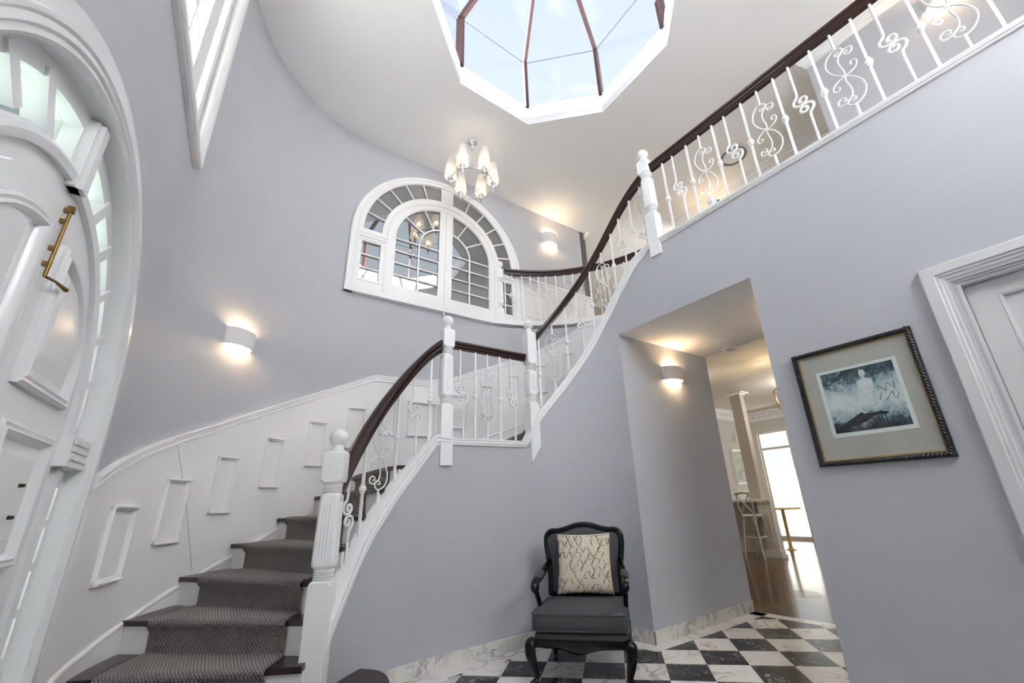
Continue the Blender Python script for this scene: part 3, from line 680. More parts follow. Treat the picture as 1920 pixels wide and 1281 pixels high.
# path of the thick S scroll (upper half; the lower half is its half turn)
S_UP = cat([(-.022, .165), (-.024, .120), (-.030, .098), (-.052, .078), (-.062, .048), (-.050, .018), (-.020, .004), (.012, .012), (.030, .036), (.022, .064), (-.004, .070), (-.020, .052), (-.014, .032), (.002, .032)], 4)
# thin wires of the double C scroll
W1 = cat([(.010, .232), (-.004, .240), (-.014, .228), (-.006, .212), (.016, .208), (.036, .226), (.036, .256), (.012, .278), (-.022, .276), (-.058, .250), (-.080, .205), (-.084, .155), (-.070, .100), (-.040, .045), (0, 0)], 4)
W2_ = cat([(.062, .198), (.050, .206), (.040, .194), (.048, .176), (.072, .172), (.090, .190), (.088, .218), (.064, .232), (.034, .226), (.006, .200), (-.008, .160), (-.006, .110), (.004, .050), (0, 0)], 4)
W3 = cat([(0, 0), (.038, .006), (.074, .028), (.088, .062), (.078, .088), (.056, .088), (.050, .068), (.064, .058)], 4)
def baluster(par, base, z0, z1, u, n, kind, wf=1.0):
    # base: plan point, z0/z1 bottom and top, u: horizontal direction along the rail, n: normal
    u3 = np.array([u[0], u[1], 0.]); hgt = z1 - z0; mid = z0 + hgt * .50
    def W(x, z): return (base[0] + u3[0] * x, base[1] + u3[1] * x, z)
    b = MB(); r = .0122 if kind in 'AP' else .0098
    if kind == 'A':
        b.tube([W(0, z0), W(0, z1)], r, 4, up=(u3[0], u3[1], 0)); o = b.build('baluster', 'iron', par)
        c = MB(); c.lathe([(.010, -.038), (.019, -.033), (.015, -.024), (.023, -.015), (.027, 0), (.023, .015), (.015, .024), (.019, .033), (.010, .038)], 12, (base[0], base[1], mid - .02)); c.build('collar', 'iron', o, smooth=40)
    elif kind == 'P':
        b.tube([W(0, z0), W(0, z1)], r, 4, up=(u3[0], u3[1], 0)); b.build('baluster', 'iron', par)
    elif kind == 'S':
        b.tube([W(-.022, z1), W(-.022, mid + .17)], r, 8)
        b.tube([W(x, mid + z) for x, z in S_UP], .0098, 8)
        b.tube([W(-x, mid - z) for x, z in S_UP], .0098, 8)
        b.tube([W(.022, mid - .17), W(.022, z0)], r, 8)
        b.build('scroll_baluster', 'iron', par, smooth=50)
    else:
        k = min(1.0, hgt / .83)
        b.tube([W(0, z1), W(0, mid + .275 * k)], r, 8); o = b.build('wire_scroll_baluster', 'iron', par, smooth=50)
        c = MB(); c.tube([W(0, mid - .275 * k), W(0, z0)], r, 8); c.build('lower_bar', 'iron', o, smooth=50)
        for sg in (1, -1):
            for wr in (W1, W2_, W3):
                c = MB(); c.tube([W(sg * x, mid + sg * z * k) for x, z in wr], .0058, 6); c.build('wire_scroll', 'iron', o, smooth=60)
        c = MB(); c.tube([W(-.014, mid), W(.014, mid)], .0085, 8); c.build('tie', 'iron', o, smooth=50)
def railprof(w=.034, h=.1):
    return [(-w * .55, 0), (w * .55, 0), (w * .6, .18 * h), (w * .85, .30 * h), (w * .85, .42 * h), (w * .62, .5 * h), (w, .62 * h), (w * 1.05, .8 * h), (w * .75, .94 * h), (0, h), (-w * .75, .94 * h), (-w * 1.05, .8 * h), (-w, .62 * h), (-w * .62, .5 * h), (-w * .85, .42 * h), (-w * .85, .30 * h), (-w * .6, .18 * h)]
def rail(par, pts, nrm, zs, h, w=.036):
    mb = MB(); pr_ = railprof(w, 1.0); n = len(pr_); vs = []
    hs = [h] * len(pts) if np.isscalar(h) else h
    for p, q, z, hh in zip(pts, nrm, zs, hs):
        for a, b in pr_: vs.append((p[0] + q[0] * a, p[1] + q[1] * a, z + b * hh))
    mb.add(vs, [(i * n + k, (i + 1) * n + k, (i + 1) * n + (k + 1) % n, i * n + (k + 1) % n) for i in range(len(pts) - 1) for k in range(n)] + [tuple(range(n)), tuple((len(pts) - 1) * n + k for k in reversed(range(n)))])
    return mb.build('handrail', 'mahog', par, smooth=35)
def flight(name, label, s0, s1, zb, kinds, sb, hrail, d=-.05, w=.036, ext=(0, 0)):
    p0, _ = inpt(s0, d); t = thing(name, label, 'balustrade', (p0[0], p0[1], capz(s0)))
    S = np.unique(np.r_[np.linspace(s0 + ext[0], s1 + ext[1], max(3, int((s1 - s0) / .05)))]); Q = [inpt(s) for s in S]
    PR_ = np.array([(*(q[0] + q[1] * d), zb(s)) for q, s in zip(Q, S)])
    for _ in range(6): PR_[1:-1] = .25 * PR_[:-2] + .5 * PR_[1:-1] + .25 * PR_[2:]
    rail(t, [V3(p[0], p[1]) for p in PR_], [q[1] for q in Q], [float(p[2]) for p in PR_], [hrail(s) if callable(hrail) else hrail for s in S], w)
    for s, k in zip(sb, kinds):
        p, n = inpt(s, d); u = V3(-n[1], n[0]); u = u if u @ (inpt(s + .02, d)[0] - p) > 0 else -u
        baluster(t, p, capz(s) + capthick(s) - .012, zb(s) + .012, u, n, k)
    return t
def zint(L): 
    Ls = [(in_s(x, y), z) for x, y, z in L]; return lambda s: float(np.interp(s, *zip(*Ls)))
sN1, sN2, sN3, sN4 = in_s(-1.31, 2.83), in_s(-.83, 3.69), in_s(-.03, 4.24), in_s(1.30, 3.55)
zf1 = zint([(-1.312, 2.82, 1.20), (-1.310, 2.992, 1.455), (-1.268, 3.172, 1.755), (-1.207, 3.30, 1.974), (-1.13, 3.44, 2.193), (-1.06, 3.53, 2.378), (-.87, 3.666, 2.645)])
print('S', sN1, sN2, sN3, sN4, S_COR)
f1s = [in_s(-1.305, 3.02), in_s(-1.275, 3.145), in_s(-1.222, 3.285), in_s(-1.145, 3.415), in_s(-1.055, 3.533), in_s(-.95, 3.61)]
flight('stair_balustrade', 'white scrolled iron balustrade with curved dark handrail on the lower flight', sN1, sN2, zf1, 'SACASA', f1s, .145, w=.05)
zl = lambda s: 2.678
fls = [in_s(x, y) for x, y in ((-.69, 3.79), (-.571, 3.876), (-.463, 3.955), (-.34, 4.04), (-.217, 4.126))]
flight('landing_balustrade', 'short level white iron balustrade with dark handrail between the two landing newels', sN2, sN3, zl, 'SACAS', fls, .085)
zf2 = zint([(-.03, 4.243, 2.83), (.065, 4.29, 2.942), (.331, 4.331, 3.29), (.589, 4.282, 3.64), (.72, 4.225, 3.82), (.88, 4.085, 4.07), (1.0, 3.94, 4.26), (1.13, 3.77, 4.42), (1.278, 3.58, 4.535)])
f2s = list(np.linspace(sN3 + .115, sN4 - .125, 10))
flight('upper_flight_balustrade', 'white scrolled iron balustrade with dark handrail climbing the upper flight', sN3, sN4, zf2, 'ACASACASAC', f2s, .115)
zg = lambda s: 4.556
SG = S_COR + .815 - .0
gs = [S_COR + .815 + .1413 * k for k in range(-1 + 1, 22)]
flight('gallery_balustrade', 'long white scrolled iron balustrade with dark handrail above the framed picture', sN4, S_END - .1, zg, ''.join('ASAC'[k % 4] for k in range(22)), gs, .105)
# far gallery
FZ0, FZR = F2 + .215, F2 + 1.08; FR = 2.345
fa = thing('far_balustrade', 'curved white scrolled iron balustrade with dark handrail beside the arched window', 'balustrade', (-.12, 5.9, F2 + .15))
AN = np.linspace(110.0, 20, 60)
D_ = [V3(math.cos(math.radians(a)), math.sin(math.radians(a))) for a in AN]
rail(fa, [cI + d * FR for d in D_], D_, [FZR] * len(AN), .105)
mb = MB(); AN2 = np.linspace(126, 20, 70); D2 = [V3(math.cos(math.radians(a)), math.sin(math.radians(a))) for a in AN2]
mb.ribbon([cI + d * (RLOW + .02) for d in D2], F2 + .145, F2 + .225, .18, -.05, D2); mb.build('capping', 'white', fa, smooth=30)
step = math.degrees(.141 / FR)
for k in range(15):
    a = math.radians(108.2 - step * k); d = V3(math.cos(a), math.sin(a)); baluster(fa, cI + d * FR, FZ0, FZR + .01, V3(-d[1], d[0]) * -1, d, 'PSPCPSPCPSPCPSP'[k])

# ------------------------------------------------------------------ newel posts
def newel(p, z0, zt, rot, label, a=.118, blk=.24, mid=.40, cut=None, r=.059):
    t = thing('newel_post', label, 'newel post', (p[0], p[1], z0), 'white turned newel posts with ball tops')
    c, s = math.cos(math.radians(rot)), math.sin(math.radians(rot)); X = np.array([c, s, 0]); Y = np.array([-s, c, 0])
    def ring(z, h, ch=0):          # square ring, ch > 0 chamfered to an octagon
        P = []
        for sx, sy in ((1, 1), (-1, 1), (-1, -1), (1, -1)):
            q = [(h, h - ch), (h - ch, h)] if sx * sy > 0 else [(h - ch, h), (h, h - ch)]
            for x, y in (q if sx * sy > 0 else q): P.append((sx * x, sy * y))
        return [(p[0] + X[0] * x + Y[0] * y, p[1] + X[1] * x + Y[1] * y, z) for x, y in P]
    h = a / 2; zb = zt - 2 * r          # underside of the ball
    zc = zb - .035                      # top of upper block
    zu = zc - blk; zr1 = zu - .055; zm = zr1 - mid; zr2 = zm - .06
    b = MB()
    if cut is None: low = [ring(z0, h, .004)]
    else: low = [[(x, y, z0 + cut * ((x - p[0]) * X[0] + (y - p[1]) * X[1]) / h) for x, y, z in ring(z0, h, .004)]]
    b.rings(low + [ring(zr2 - .03, h, .004), ring(zr2 - .012, h * .98, .02), ring(zr2, h * .8, .03)]); b.build('base_block', 'white', t)
    def turned(za, zb_, nm):
        c_ = MB(); n = 4; L = zb_ - za; pr_ = [(h * .66, za)]
        for i in range(n): zz = za + L * (i + .5) / n; pr_ += [(h * .74, zz - L / n * .45), (h * .92, zz - L / n * .2), (h * .92, zz + L / n * .2), (h * .74, zz + L / n * .45)]
        pr_.append((h * .66, zb_)); c_.lathe(pr_, 24, (p[0], p[1], 0)); c_.build(nm, 'white', t, smooth=50)
    turned(zr2, zm, 'turned_collar')
    f = MB(); f.rings([ring(zm, h * .78, .03), ring(zm + .02, h * .97, .02), ring(zm + .035, h * .97, .014), ring(zr1 - .035, h * .9, .014), ring(zr1 - .02, h * .9, .02), ring(zr1, h * .74, .03)]); sh = f.build('shaft', 'white', t)
    fl_ = MB()
    for ax, ay in ((X, Y), (-X, Y), (Y, X), (-Y, X)):
        for o in (-.3, 0, .3):
            q0 = np.array([p[0], p[1], zm + .06]) + ax * h * .955 + ay * h * o; q1 = np.array([p[0], p[1], zr1 - .06]) + ax * h * .89 + ay * h * o
            fl_.tube([q0, q1], .0065, 6)
    fl_.build('fluting', 'white', sh, smooth=60)
    turned(zr1, zu, 'turned_collar')
    u = MB(); u.rings([ring(zu, h * .74, .03), ring(zu + .012, h * .98, .022), ring(zu + .03, h, .004), ring(zc - .02, h, .004), ring(zc - .008, h * .94, .012), ring(zc, h * .72, .03)]); u.build('upper_block', 'white', t)
    k = MB(); k.lathe([(h * .7, zc - .005), (h * .74, zc + .006), (h * .58, zc + .012), (r * .55, zc + .024), (r * .5, zb + .008)] + [(max(1e-4, r * math.sin(q)), zb + r - r * math.cos(q)) for q in np.linspace(.42, PI, 16)], 28, (p[0], p[1], 0)); k.build('ball_finial', 'white', t, smooth=60)
    return t
newel((-1.372, 2.80), RISE, 1.735, 9, 'large white newel post with ball top at the foot of the stair', a=.132, blk=.215, mid=.455)
newel(tuple(inpt(sN2, -.035)[0]), 1.535, 3.015, 35.3, 'white newel post with ball top where the lower flight meets the landing rail', blk=.205, mid=.44)
newel(tuple(inpt(sN3, -.035)[0]), 1.66, 3.18, 35.3, 'white newel post with ball top and slanted foot where the upper flight starts', blk=.40, mid=.30, cut=.085)
newel(tuple(inpt(sN4, -.03)[0]), 3.50, 4.885, -51.6, 'white newel post with ball top where the upper flight meets the gallery', a=.122, blk=.19, mid=.40)
a = math.radians(110.4); newel(tuple(cI + FR * V3(math.cos(a), math.sin(a))), F2 + .22, 4.955, 20, 'white newel post with ball top at the right edge of the arched window', a=.115, blk=.19, mid=.40)
newel((2.332, 4.201), F2 - .02, 4.73, -51.6, 'white newel post whose ball top just shows above the gallery edge', a=.118, blk=.19, mid=.40)
# ------------------------------------------------------------------ arched window in the far wall
def arcring(mb, fr, c, zs, ao, bo, ai, bi, d0, d1, t0=0, t1=180, n=40):      # solid arched band
    R = []
    for i in range(n + 1):
        t = math.radians(t0 + (t1 - t0) * i / n); co, si = math.cos(t), math.sin(t)
        R.append([fr(c + ao * co, zs + bo * si, d0), fr(c + ao * co, zs + bo * si, d1), fr(c + ai * co, zs + bi * si, d1), fr(c + ai * co, zs + bi * si, d0)])
    mb.rings(R)
def archpath(c, zs, a, b, z0, n=40): return [(c + a, z0)] + ell(c, zs, a, b, 0, 180, n) + [(c - a, z0)]
def archprof(mb, fr, c, zs, a, b, z0, prof, n=48, foot=True):
    # profile (r, d) : r outward in the plane, d out of the wall
    R = []
    P = ([(c + a, z0, 1, 0)] if foot else []) + [(c + a * math.cos(t), zs + b * math.sin(t), math.cos(t) / a, math.sin(t) / b) for t in np.linspace(0, PI, n)] + ([(c - a, z0, -1, 0)] if foot else [])
    for x, z, nx, nz in P:
        l = math.hypot(nx, nz); nx /= l; nz /= l
        R.append([fr(x + nx * r, z + nz * r, d) for r, d in prof])
    mb.rings(R)
WC, WZ = 1.085, 4.72
w1 = thing('window_1', 'tall white arched window with gridded mirror like panes in the far wall', 'window', fF(WC, 3.8), kind='structure')
m_ = MB(); a, b = 1.215, 1.205
archprof(m_, fF, WC, WZ, a, b, 3.79, [(0, 0), (0, .05), (.016, .058), (.03, .05), (.045, .052), (.06, .066), (.09, .07), (.105, .06), (.105, 0)])
m_.box(np.array(fF(WC, 3.825, .035)), (2 * (a + .105), .07, .07), [(uF[0], uF[1], 0), nF3, (0, 0, 1)]); m_.box(np.array(fF(WC, 3.872, .03)), (2 * (a + .03), .06, .03), [(uF[0], uF[1], 0), nF3, (0, 0, 1)])
m_.build('architrave', 'white', w1, smooth=35)
# the frame: one plate with an opening for every group of panes
def ringhole(c, zs, ao, bo, ai, bi, t0, t1, n=18): return ell(c, zs, ao, bo, t0, t1, n) + list(reversed(ell(c, zs, ai, bi, t0, t1, n)))
def clip_ring(c, zs, ao, bo, ai, bi, sgn, x0, z0):     # half ring between height z0 and |x - c| > x0
    o = [p for p in ell(c, zs, ao, bo, 0, 90, 40) if abs(p[0] - c) >= x0 and p[1] >= z0]; i = [p for p in ell(c, zs, ai, bi, 0, 90, 40) if abs(p[0] - c) >= x0 and p[1] >= z0]
    o.append((c + x0, zs + bo * math.sqrt(max(0, 1 - (x0 / ao) ** 2)))); i.append((c + x0, zs + bi * math.sqrt(max(0, 1 - (x0 / ai) ** 2))))
    P = o + list(reversed(i)); P = [(c + sgn * (x - c), z) for x, z in P]
    return P if sgn > 0 else list(reversed(P))
rh = [clip_ring(WC, WZ + .05, 1.165, 1.155, .925, .91, s, .10, WZ + .05) for s in (1, -1)]
sa, sb_ = .735, .70
def sash(sgn):
    o = [p for p in ell(WC, WZ + .06, sa, sb_, 0, 90, 30) if p[0] - WC >= .105]; o.append((WC + .105, WZ + .06 + sb_ * math.sqrt(1 - (.105 / sa) ** 2)))
    P = [(WC + sa, 4.022)] + o + [(WC + .105, 4.022)]; P = [(WC + sgn * (x - WC), z) for x, z in P]
    return P if sgn > 0 else list(reversed(P))
sh = [sash(1), sash(-1)]
side = [[(WC + s * x, z) for x, z in ((.925, 4.012), (1.165, 4.012), (1.165, 4.575), (.925, 4.575))] for s in (1, -1)]
outl = [(WC + a, 3.82), ] + ell(WC, WZ, a, b, 0, 180, 60) + [(WC - a, 3.82)]
m_ = MB(); m_.plate([outl] + rh + sh + side, .012, .042, fF); m_.build('frame', 'white', w1)
m_ = MB(); archprof(m_, fF, WC, WZ + .06, sa + .095, sb_ + .095, 3.90, [(0, .04), (0, .054), (.018, .054), (.024, .048), (.024, .04)], foot=True)
archprof(m_, fF, WC, WZ + .06, sa + .015, sb_ + .015, 4.0, [(0, .04), (0, .05), (.012, .05), (.012, .04)])
m_.box(np.array(fF(WC, 4.6, .048)), (.018, .02, 1.75), [(uF[0], uF[1], 0), nF3, (0, 0, 1)])
for s in (1, -1):
    m_.bar(fF(WC + s * .86, 3.9, .04), fF(WC + s * .86, 4.66, .04), .02, .012, nF3); m_.bar(fF(WC + s * .86, 4.655, .04), fF(WC + s * 1.2, 4.655, .04), .03, .016, nF3); m_.bar(fF(WC + s * .86, 4.70, .04), fF(WC + s * 1.2, 4.70, .04), .012, .012, nF3)
    for x0, x1, z0, z1 in ((.895, 1.195, 3.985, 3.985), (.895, 1.195, 4.605, 4.605)): m_.bar(fF(WC + s * x0, z0, .04), fF(WC + s * x1, z1, .04), .012, .012, nF3)
m_.build('sash_moulding', 'white', w1, smooth=35)
m_ = MB()
for s in (1, -1):
    for k in range(1, 6):
        t = math.radians(90 - 5.5 - k * (84.5 / 6.0)) if True else 0; co, si = math.cos(t), math.sin(t)
        m_.bar(fF(WC + s * .915 * co, WZ + .05 + .90 * si, .012), fF(WC + s * 1.175 * co, WZ + .05 + 1.165 * si, .012), .017, .024, nF3)
    for z in (4.178, 4.376): m_.bar(fF(WC + s * .92, z, .012), fF(WC + s * 1.17, z, .012), .017, .022, nF3)
    xm = .40
    m_.bar(fF(WC + s * xm, 4.02, .012), fF(WC + s * xm, WZ + .07, .012), .019, .024, nF3)
    for z in (4.195, 4.385, 4.58, 4.775): m_.bar(fF(WC + s * .10, z, .012), fF(WC + s * sa, z, .012), .017, .022, nF3)
    R = []
    arcring(m_, fF, WC, WZ + .06, xm + .01, .385, xm - .01, .365, .012, .036, 0 if s > 0 else 106, 74 if s > 0 else 180, 16)
    for t in (34, 62):
        co, si = math.cos(math.radians(t)), math.sin(math.radians(t)); m_.bar(fF(WC + s * .40 * co, WZ + .06 + .375 * si, .012), fF(WC + s * (sa + .005) * co, WZ + .06 + (sb_ + .005) * si, .012), .017, .023, nF3)
m_.build('muntins', 'white', w1)
m_ = MB(); m_.plate([[(WC + a - .02, 3.86)] + ell(WC, WZ, a - .02, b - .02, 0, 180, 50) + [(WC - a + .02, 3.86)]], .004, .011, fF); m_.build('glass', 'mirror', w1)

# ------------------------------------------------------------------ upper window in the door wall
w2 = thing('window_2', 'tall white gridded window high above the front door', 'window', fL(1.42, 3.7), kind='structure')
x0, x1, z0, z1 = W2; m_ = MB(); uL3 = (uL[0], uL[1], 0)
def rectprof(mb, fr, x0, x1, z0, z1, prof):
    R = []
    for x, z, sx, sz_ in ((x0, z0, -1, -1), (x1, z0, 1, -1), (x1, z1, 1, 1), (x0, z1, -1, 1), (x0, z0, -1, -1)):
        R.append([fr(x + sx * r, z + sz_ * r, d) for r, d in prof])
    mb.rings(R, caps=False)
rectprof(m_, fL, x0, x1, z0, z1, [(0, -.02), (0, .02), (.02, .034), (.05, .03), (.07, .045), (.115, .05), (.125, .04), (.125, 0), (0, 0)])
m_.build('architrave', 'white', w2, smooth=35)
m_ = MB(); zz0, zz1 = 4.03, 5.9
holes = [[(x0 + .09, zz0), (x0 + .26, zz0), (x0 + .26, zz1), (x0 + .09, zz1)], [(x1 - .26, zz0), (x1 - .09, zz0), (x1 - .09, zz1), (x1 - .26, zz1)],
         [(x0 + .48, zz0), (1.34, zz0), (1.34, zz1), (x0 + .48, zz1)], [(1.50, zz0), (x1 - .48, zz0), (x1 - .48, zz1), (1.50, zz1)]]
m_.plate([[(x0, z0), (x1, z0), (x1, z1), (x0, z1)]] + holes, -.09, -.02, fL); m_.build('frame', 'white', w2)
m_ = MB()
for h_ in holes:
    a0, a1 = h_[0][0], h_[1][0]; nv = max(0, int(round((a1 - a0) / .26)) - 1)
    for k in range(nv): xx = a0 + (a1 - a0) * (k + 1) / (nv + 1); m_.bar(fL(xx, zz0, -.075), fL(xx, zz1, -.075), .022, .045, nL3)
    for k in range(6): zq = zz0 + (zz1 - zz0) * (k + 1) / 7; m_.bar(fL(a0, zq, -.075), fL(a1, zq, -.075), .022, .042, nL3)
m_.build('muntins', 'white', w2)
m_ = MB(); m_.plate([[(x0, z0), (x1, z0), (x1, z1), (x0, z1)]], -.075, -.068, fL); m_.build('glass', 'glass', w2)
m_ = MB(); m_.plate([[(x0 - .02, z0 - .14), (x1 + .02, z0 - .14), (x1 + .02, z0 - .0), (x0 - .02, z0 - .0)]], 0, .03, fL); m_.build('sill', 'white', w2)

# ------------------------------------------------------------------ front door
d1 = thing('door_1', 'grand white arched front door with fanlight and narrow side lights', 'door', fL(DC, 0), kind='structure')
m_ = MB(); archprof(m_, fL, DC, DS, .974, 1.138, 0, [(0, -.05), (0, .012), (.012, .022), (.03, .018), (.04, .028), (.062, .022), (.072, .03), (.085, .03), (.092, .02), (.16, .02), (.165, .012), (.165, 0), (.02, 0)], 60)
m_.build('architrave', 'door', d1, smooth=35)
FA, FB, GA, GB = .93, 1.055, .815, .885
def half_ring(ao, bo, ai, bi, sgn, x0, zlo):
    P = clip_ring(DC, DS, ao, bo, ai, bi, sgn, x0, zlo); return P
m_ = MB()
hol = [half_ring(FA, FB, GA, GB, s, .06, DS + .03) for s in (1, -1)]
low = [[(DC + s * GA, .30), (DC + s * FA, .30), (DC + s * FA, 1.43), (DC + s * GA, 1.43)] for s in (1, -1)]
LA, LB = .715, .745
leafhole = [(DC + LA, .012)] + ell(DC, DS, LA, LB, 0, 180, 40) + [(DC - LA, .012)]
m_.plate([[(DC + .995, 0)] + ell(DC, DS, .995, 1.16, 0, 180, 60) + [(DC - .995, 0)]] + hol + low + [leafhole], -.13, -.05, fL)
archprof(m_, fL, DC, DS, GA - .03, GB - .035, .012, [(-.03, -.05), (-.03, -.03), (0, -.022), (.018, -.03), (.018, -.05)], 50)
m_.build('frame', 'door', d1, smooth=30)
m_ = MB(); dl = -.10
PR = [(.386, .999, .253, .825), (.585, .878, .452, .759), (.75, .714, .629, .624), (.871, .508, .753, .441), (.939, .274, .835, .236)]
for s in (1, -1):
    for ox, oz, ix, iz in PR: m_.bar(fL(DC + s * ix, DS + iz, dl), fL(DC + s * ox, DS + oz, dl), .05 if ix < .5 else .036, .06, nL3)
    for z in (.48, .66, .84, 1.02, 1.20, 1.375): m_.bar(fL(DC + s * (GA - .01), z, dl), fL(DC + s * (FA + .01), z, dl), .03, .055, nL3)
m_.build('muntins', 'door', d1)
m_ = MB()
for x, w in ((0, .105),): m_.bar(fL(DC, DS + LB + .06, -.06), fL(DC, DS + 1.12, -.06), .085, .04, nL3); m_.bar(fL(DC, DS + LB + .06, -.06), fL(DC, DS + 1.12, -.06), .05, .055, nL3)
m_.build('keystone', 'door', d1)
for s in (1, -1):
    m_ = MB(); c = np.array(fL(DC + s * .84, 1.515, -.03)); m_.box(c, (.27, .07, .12), [uL3, nL3, (0, 0, 1)])
    for k in range(3): m_.box(np.array(fL(DC + s * .84, 1.480 + .035 * k, .006)), (.22, .012, .018), [uL3, nL3, (0, 0, 1)])
    m_.box(np.array(fL(DC + s * .84, 1.45, -.035)), (.29, .085, .02), [uL3, nL3, (0, 0, 1)]); m_.build('impost_block', 'door', d1)
m_ = MB(); m_.plate([[(DC + .97, .05)] + ell(DC, DS, .97, 1.1, 0, 180, 50) + [(DC - .97, .05)]] + [leafhole], -.112, -.104, fL); m_.build('glass', 'doorglass', d1)
for s in (1, -1):
    m_ = MB(); lf = [p for p in ell(DC, DS, LA - .004, LB - .004, 0, 90, 30) if p[0] - DC > .004] + [(DC + .004, DS + LB - .004)]
    P = [(DC + LA - .004, .015)] + lf + [(DC + .004, .015)]; P = [(DC + s * (x - DC), z) for x, z in P]
    m_.plate([P if s > 0 else P[::-1]], -.09, -.04, fL); leaf = m_.build('door_leaf', 'door', d1)
    # the three panels of the leaf
    def panel(pts, nm, raised):
        mb = MB(); n = len(pts); cx = sum(p[0] for p in pts) / n; cz = sum(p[1] for p in pts) / n
        prof = [(0, -.041), (0, -.024), (.012, -.014), (.024, -.018), (.034, -.012), (.046, -.024), (.052, -.041)]
        R = []
        for i in range(n):
            p = np.array(pts[i]); a_ = np.array(pts[i - 1]); b_ = np.array(pts[(i + 1) % n])
            n1 = p - a_; n1 = V3(n1[1], -n1[0]) / np.linalg.norm(n1); n2 = b_ - p; n2 = V3(n2[1], -n2[0]) / np.linalg.norm(n2)
            if n1 @ (V3(cx, cz) - p) < 0: n1, n2 = -n1, -n2
            h = n1 + n2; h /= np.linalg.norm(h); h = h / max(.5, h @ n1)
            R.append([fL(p[0] + h[0] * r, p[1] + h[1] * r, d) for r, d in prof])
        R.append(R[0]); mb.rings(R, caps=False); o = mb.build(nm, 'door', leaf, smooth=30)
        if raised:
            rb = MB(); P0 = []; P1 = []
            for p in pts:
                v = V3(cx, cz) - np.array(p); P0.append(fL(*(np.array(p) + v * .22), -.041)); P1.append(fL(*(np.array(p) + v * .42), -.026))
            rb.rings([P0, P1]); rb.build('raised_field', 'door', o)
    xs = .585; arcp = [(DC + s * x, z) for x, z in [(.085 + (xs - .085) * math.sin(math.radians(q)), 1.78 + .43 * math.cos(math.radians(q))) for q in np.linspace(0, 88, 14)]]
    panel([(DC + s * .085, 1.665)] + arcp + [(DC + s * xs, 1.665)], 'arched_panel', True)
    panel([(DC + s * .085, 1.045), (DC + s * .085, 1.545), (DC + s * xs, 1.545), (DC + s * xs, 1.045)], 'square_panel', True)
    panel([(DC + s * .085, .22), (DC + s * .085, .92), (DC + s * xs, .92), (DC + s * xs, .22)], 'bottom_panel', True)
    if s < 0:
        k = MB()
        for x, z in ((1.012, 1.341), (1.015, 1.227), (1.30, 1.34)): k.tube([fL(x, z, -.04), fL(x, z, -.01)], [.009, .006], 10)
        k.build('lock_stud', 'blackhole', leaf)
bo = MB(); q0 = np.array(fL(1.412, 2.335, -.024)); q1 = np.array(fL(1.418, 2.035, -.024)); bo.tube([q0, q1], .0055, 10)
for k in (.06, .22, .62, .84): p = q0 + (q1 - q0) * k; bo.box(p - np.array(nL3) * .01, (.018, .016, .015), [uL3, nL3, (0, 0, 1)])
bo.box(q0 + np.array([0, 0, -.01]), (.018, .018, .026), [uL3, nL3, (0, 0, 1)]); bo.tube([q1, q1 + np.array(nL3) * .02 - np.array(uL3) * .035, q1 + np.array(nL3) * .03 - np.array(uL3) * .10], [.0055, .005, .009], 8)
bo.build('brass_bolt', 'brass', d1, smooth=50)['label'] = 'aged brass surface bolt'
hg = MB(); hg.tube([fL(DC - LA - .005, .62, -.03), fL(DC - LA - .005, .72, -.03)], .009, 8); hg.build('hinge', 'brass', d1, smooth=50)

# ------------------------------------------------------------------ panelled door in the right wall
d2 = thing('door_2', 'grey white panelled door with moulded architrave at the right edge', 'door', fR(2.93, 0), kind='structure')
m_ = MB(); X0, X1, ZT = 2.455, 3.405, 2.30
prof = [(0, -.03), (0, .008), (.012, .012), (.02, .02), (.034, .02), (.04, .028), (.052, .028), (.058, .036), (.11, .036), (.115, .03), (.115, 0)]
R = [[fR(x + sx * r, z + sz_ * r, d) for r, d in prof] for x, z, sx, sz_ in ((X0, 0, -1, 0), (X0, ZT, -1, 1), (X1, ZT, 1, 1), (X1, 0, 1, 0))]
m_.rings(R); m_.build('architrave', 'grey_door', d2, smooth=30)
m_ = MB(); m_.plate([[(X0, 0), (X0, ZT), (X1, ZT), (X1, 0), (X1 - .03, 0), (X1 - .03, ZT - .03), (X0 + .03, ZT - .03), (X0 + .03, 0)]], -.15, -.01, fR); m_.build('jamb', 'grey_door', d2)
m_ = MB(); lx0, lx1, lz = X0 + .034, X1 - .034, ZT - .034; pn = [[(lx0 + .115, zz), (lx1 - .115, zz), (lx1 - .115, zt), (lx0 + .115, zt)] for zz, zt in ((1.0, lz - .09), (.2, .86))]
m_.plate([[(lx0, .01), (lx1, .01), (lx1, lz), (lx0, lz)]] + pn, -.105, -.065, fR); lf = m_.build('door_leaf', 'grey_door', d2)
for p in pn:
    k = MB(); k.plate([p], -.10, -.085, fR); k.build('panel', 'grey_door', lf)
    f = MB(); (xa, za), (xb, zb) = p[0], p[2]; R = []
    for x, z, sx, sz_ in ((xa, za, 1, 1), (xb, za, -1, 1), (xb, zb, -1, -1), (xa, zb, 1, -1), (xa, za, 1, 1)): R.append([fR(x + sx * r, z + sz_ * r, d) for r, d in ((0, -.085), (0, -.062), (.01, -.066), (.016, -.085))])
    f.rings(R, caps=False); f.build('panel_moulding', 'grey_door', lf)
hd = MB(); hd.tube([fR(lx1 - .06, 1.02, -.065), fR(lx1 - .06, 1.02, -.015)], .011, 10); hd.tube([fR(lx1 - .055, 1.02, -.015), fR(lx1 - .17, 1.02, -.015)], .009, 10); hd.build('lever_handle', 'chrome', lf, smooth=50)

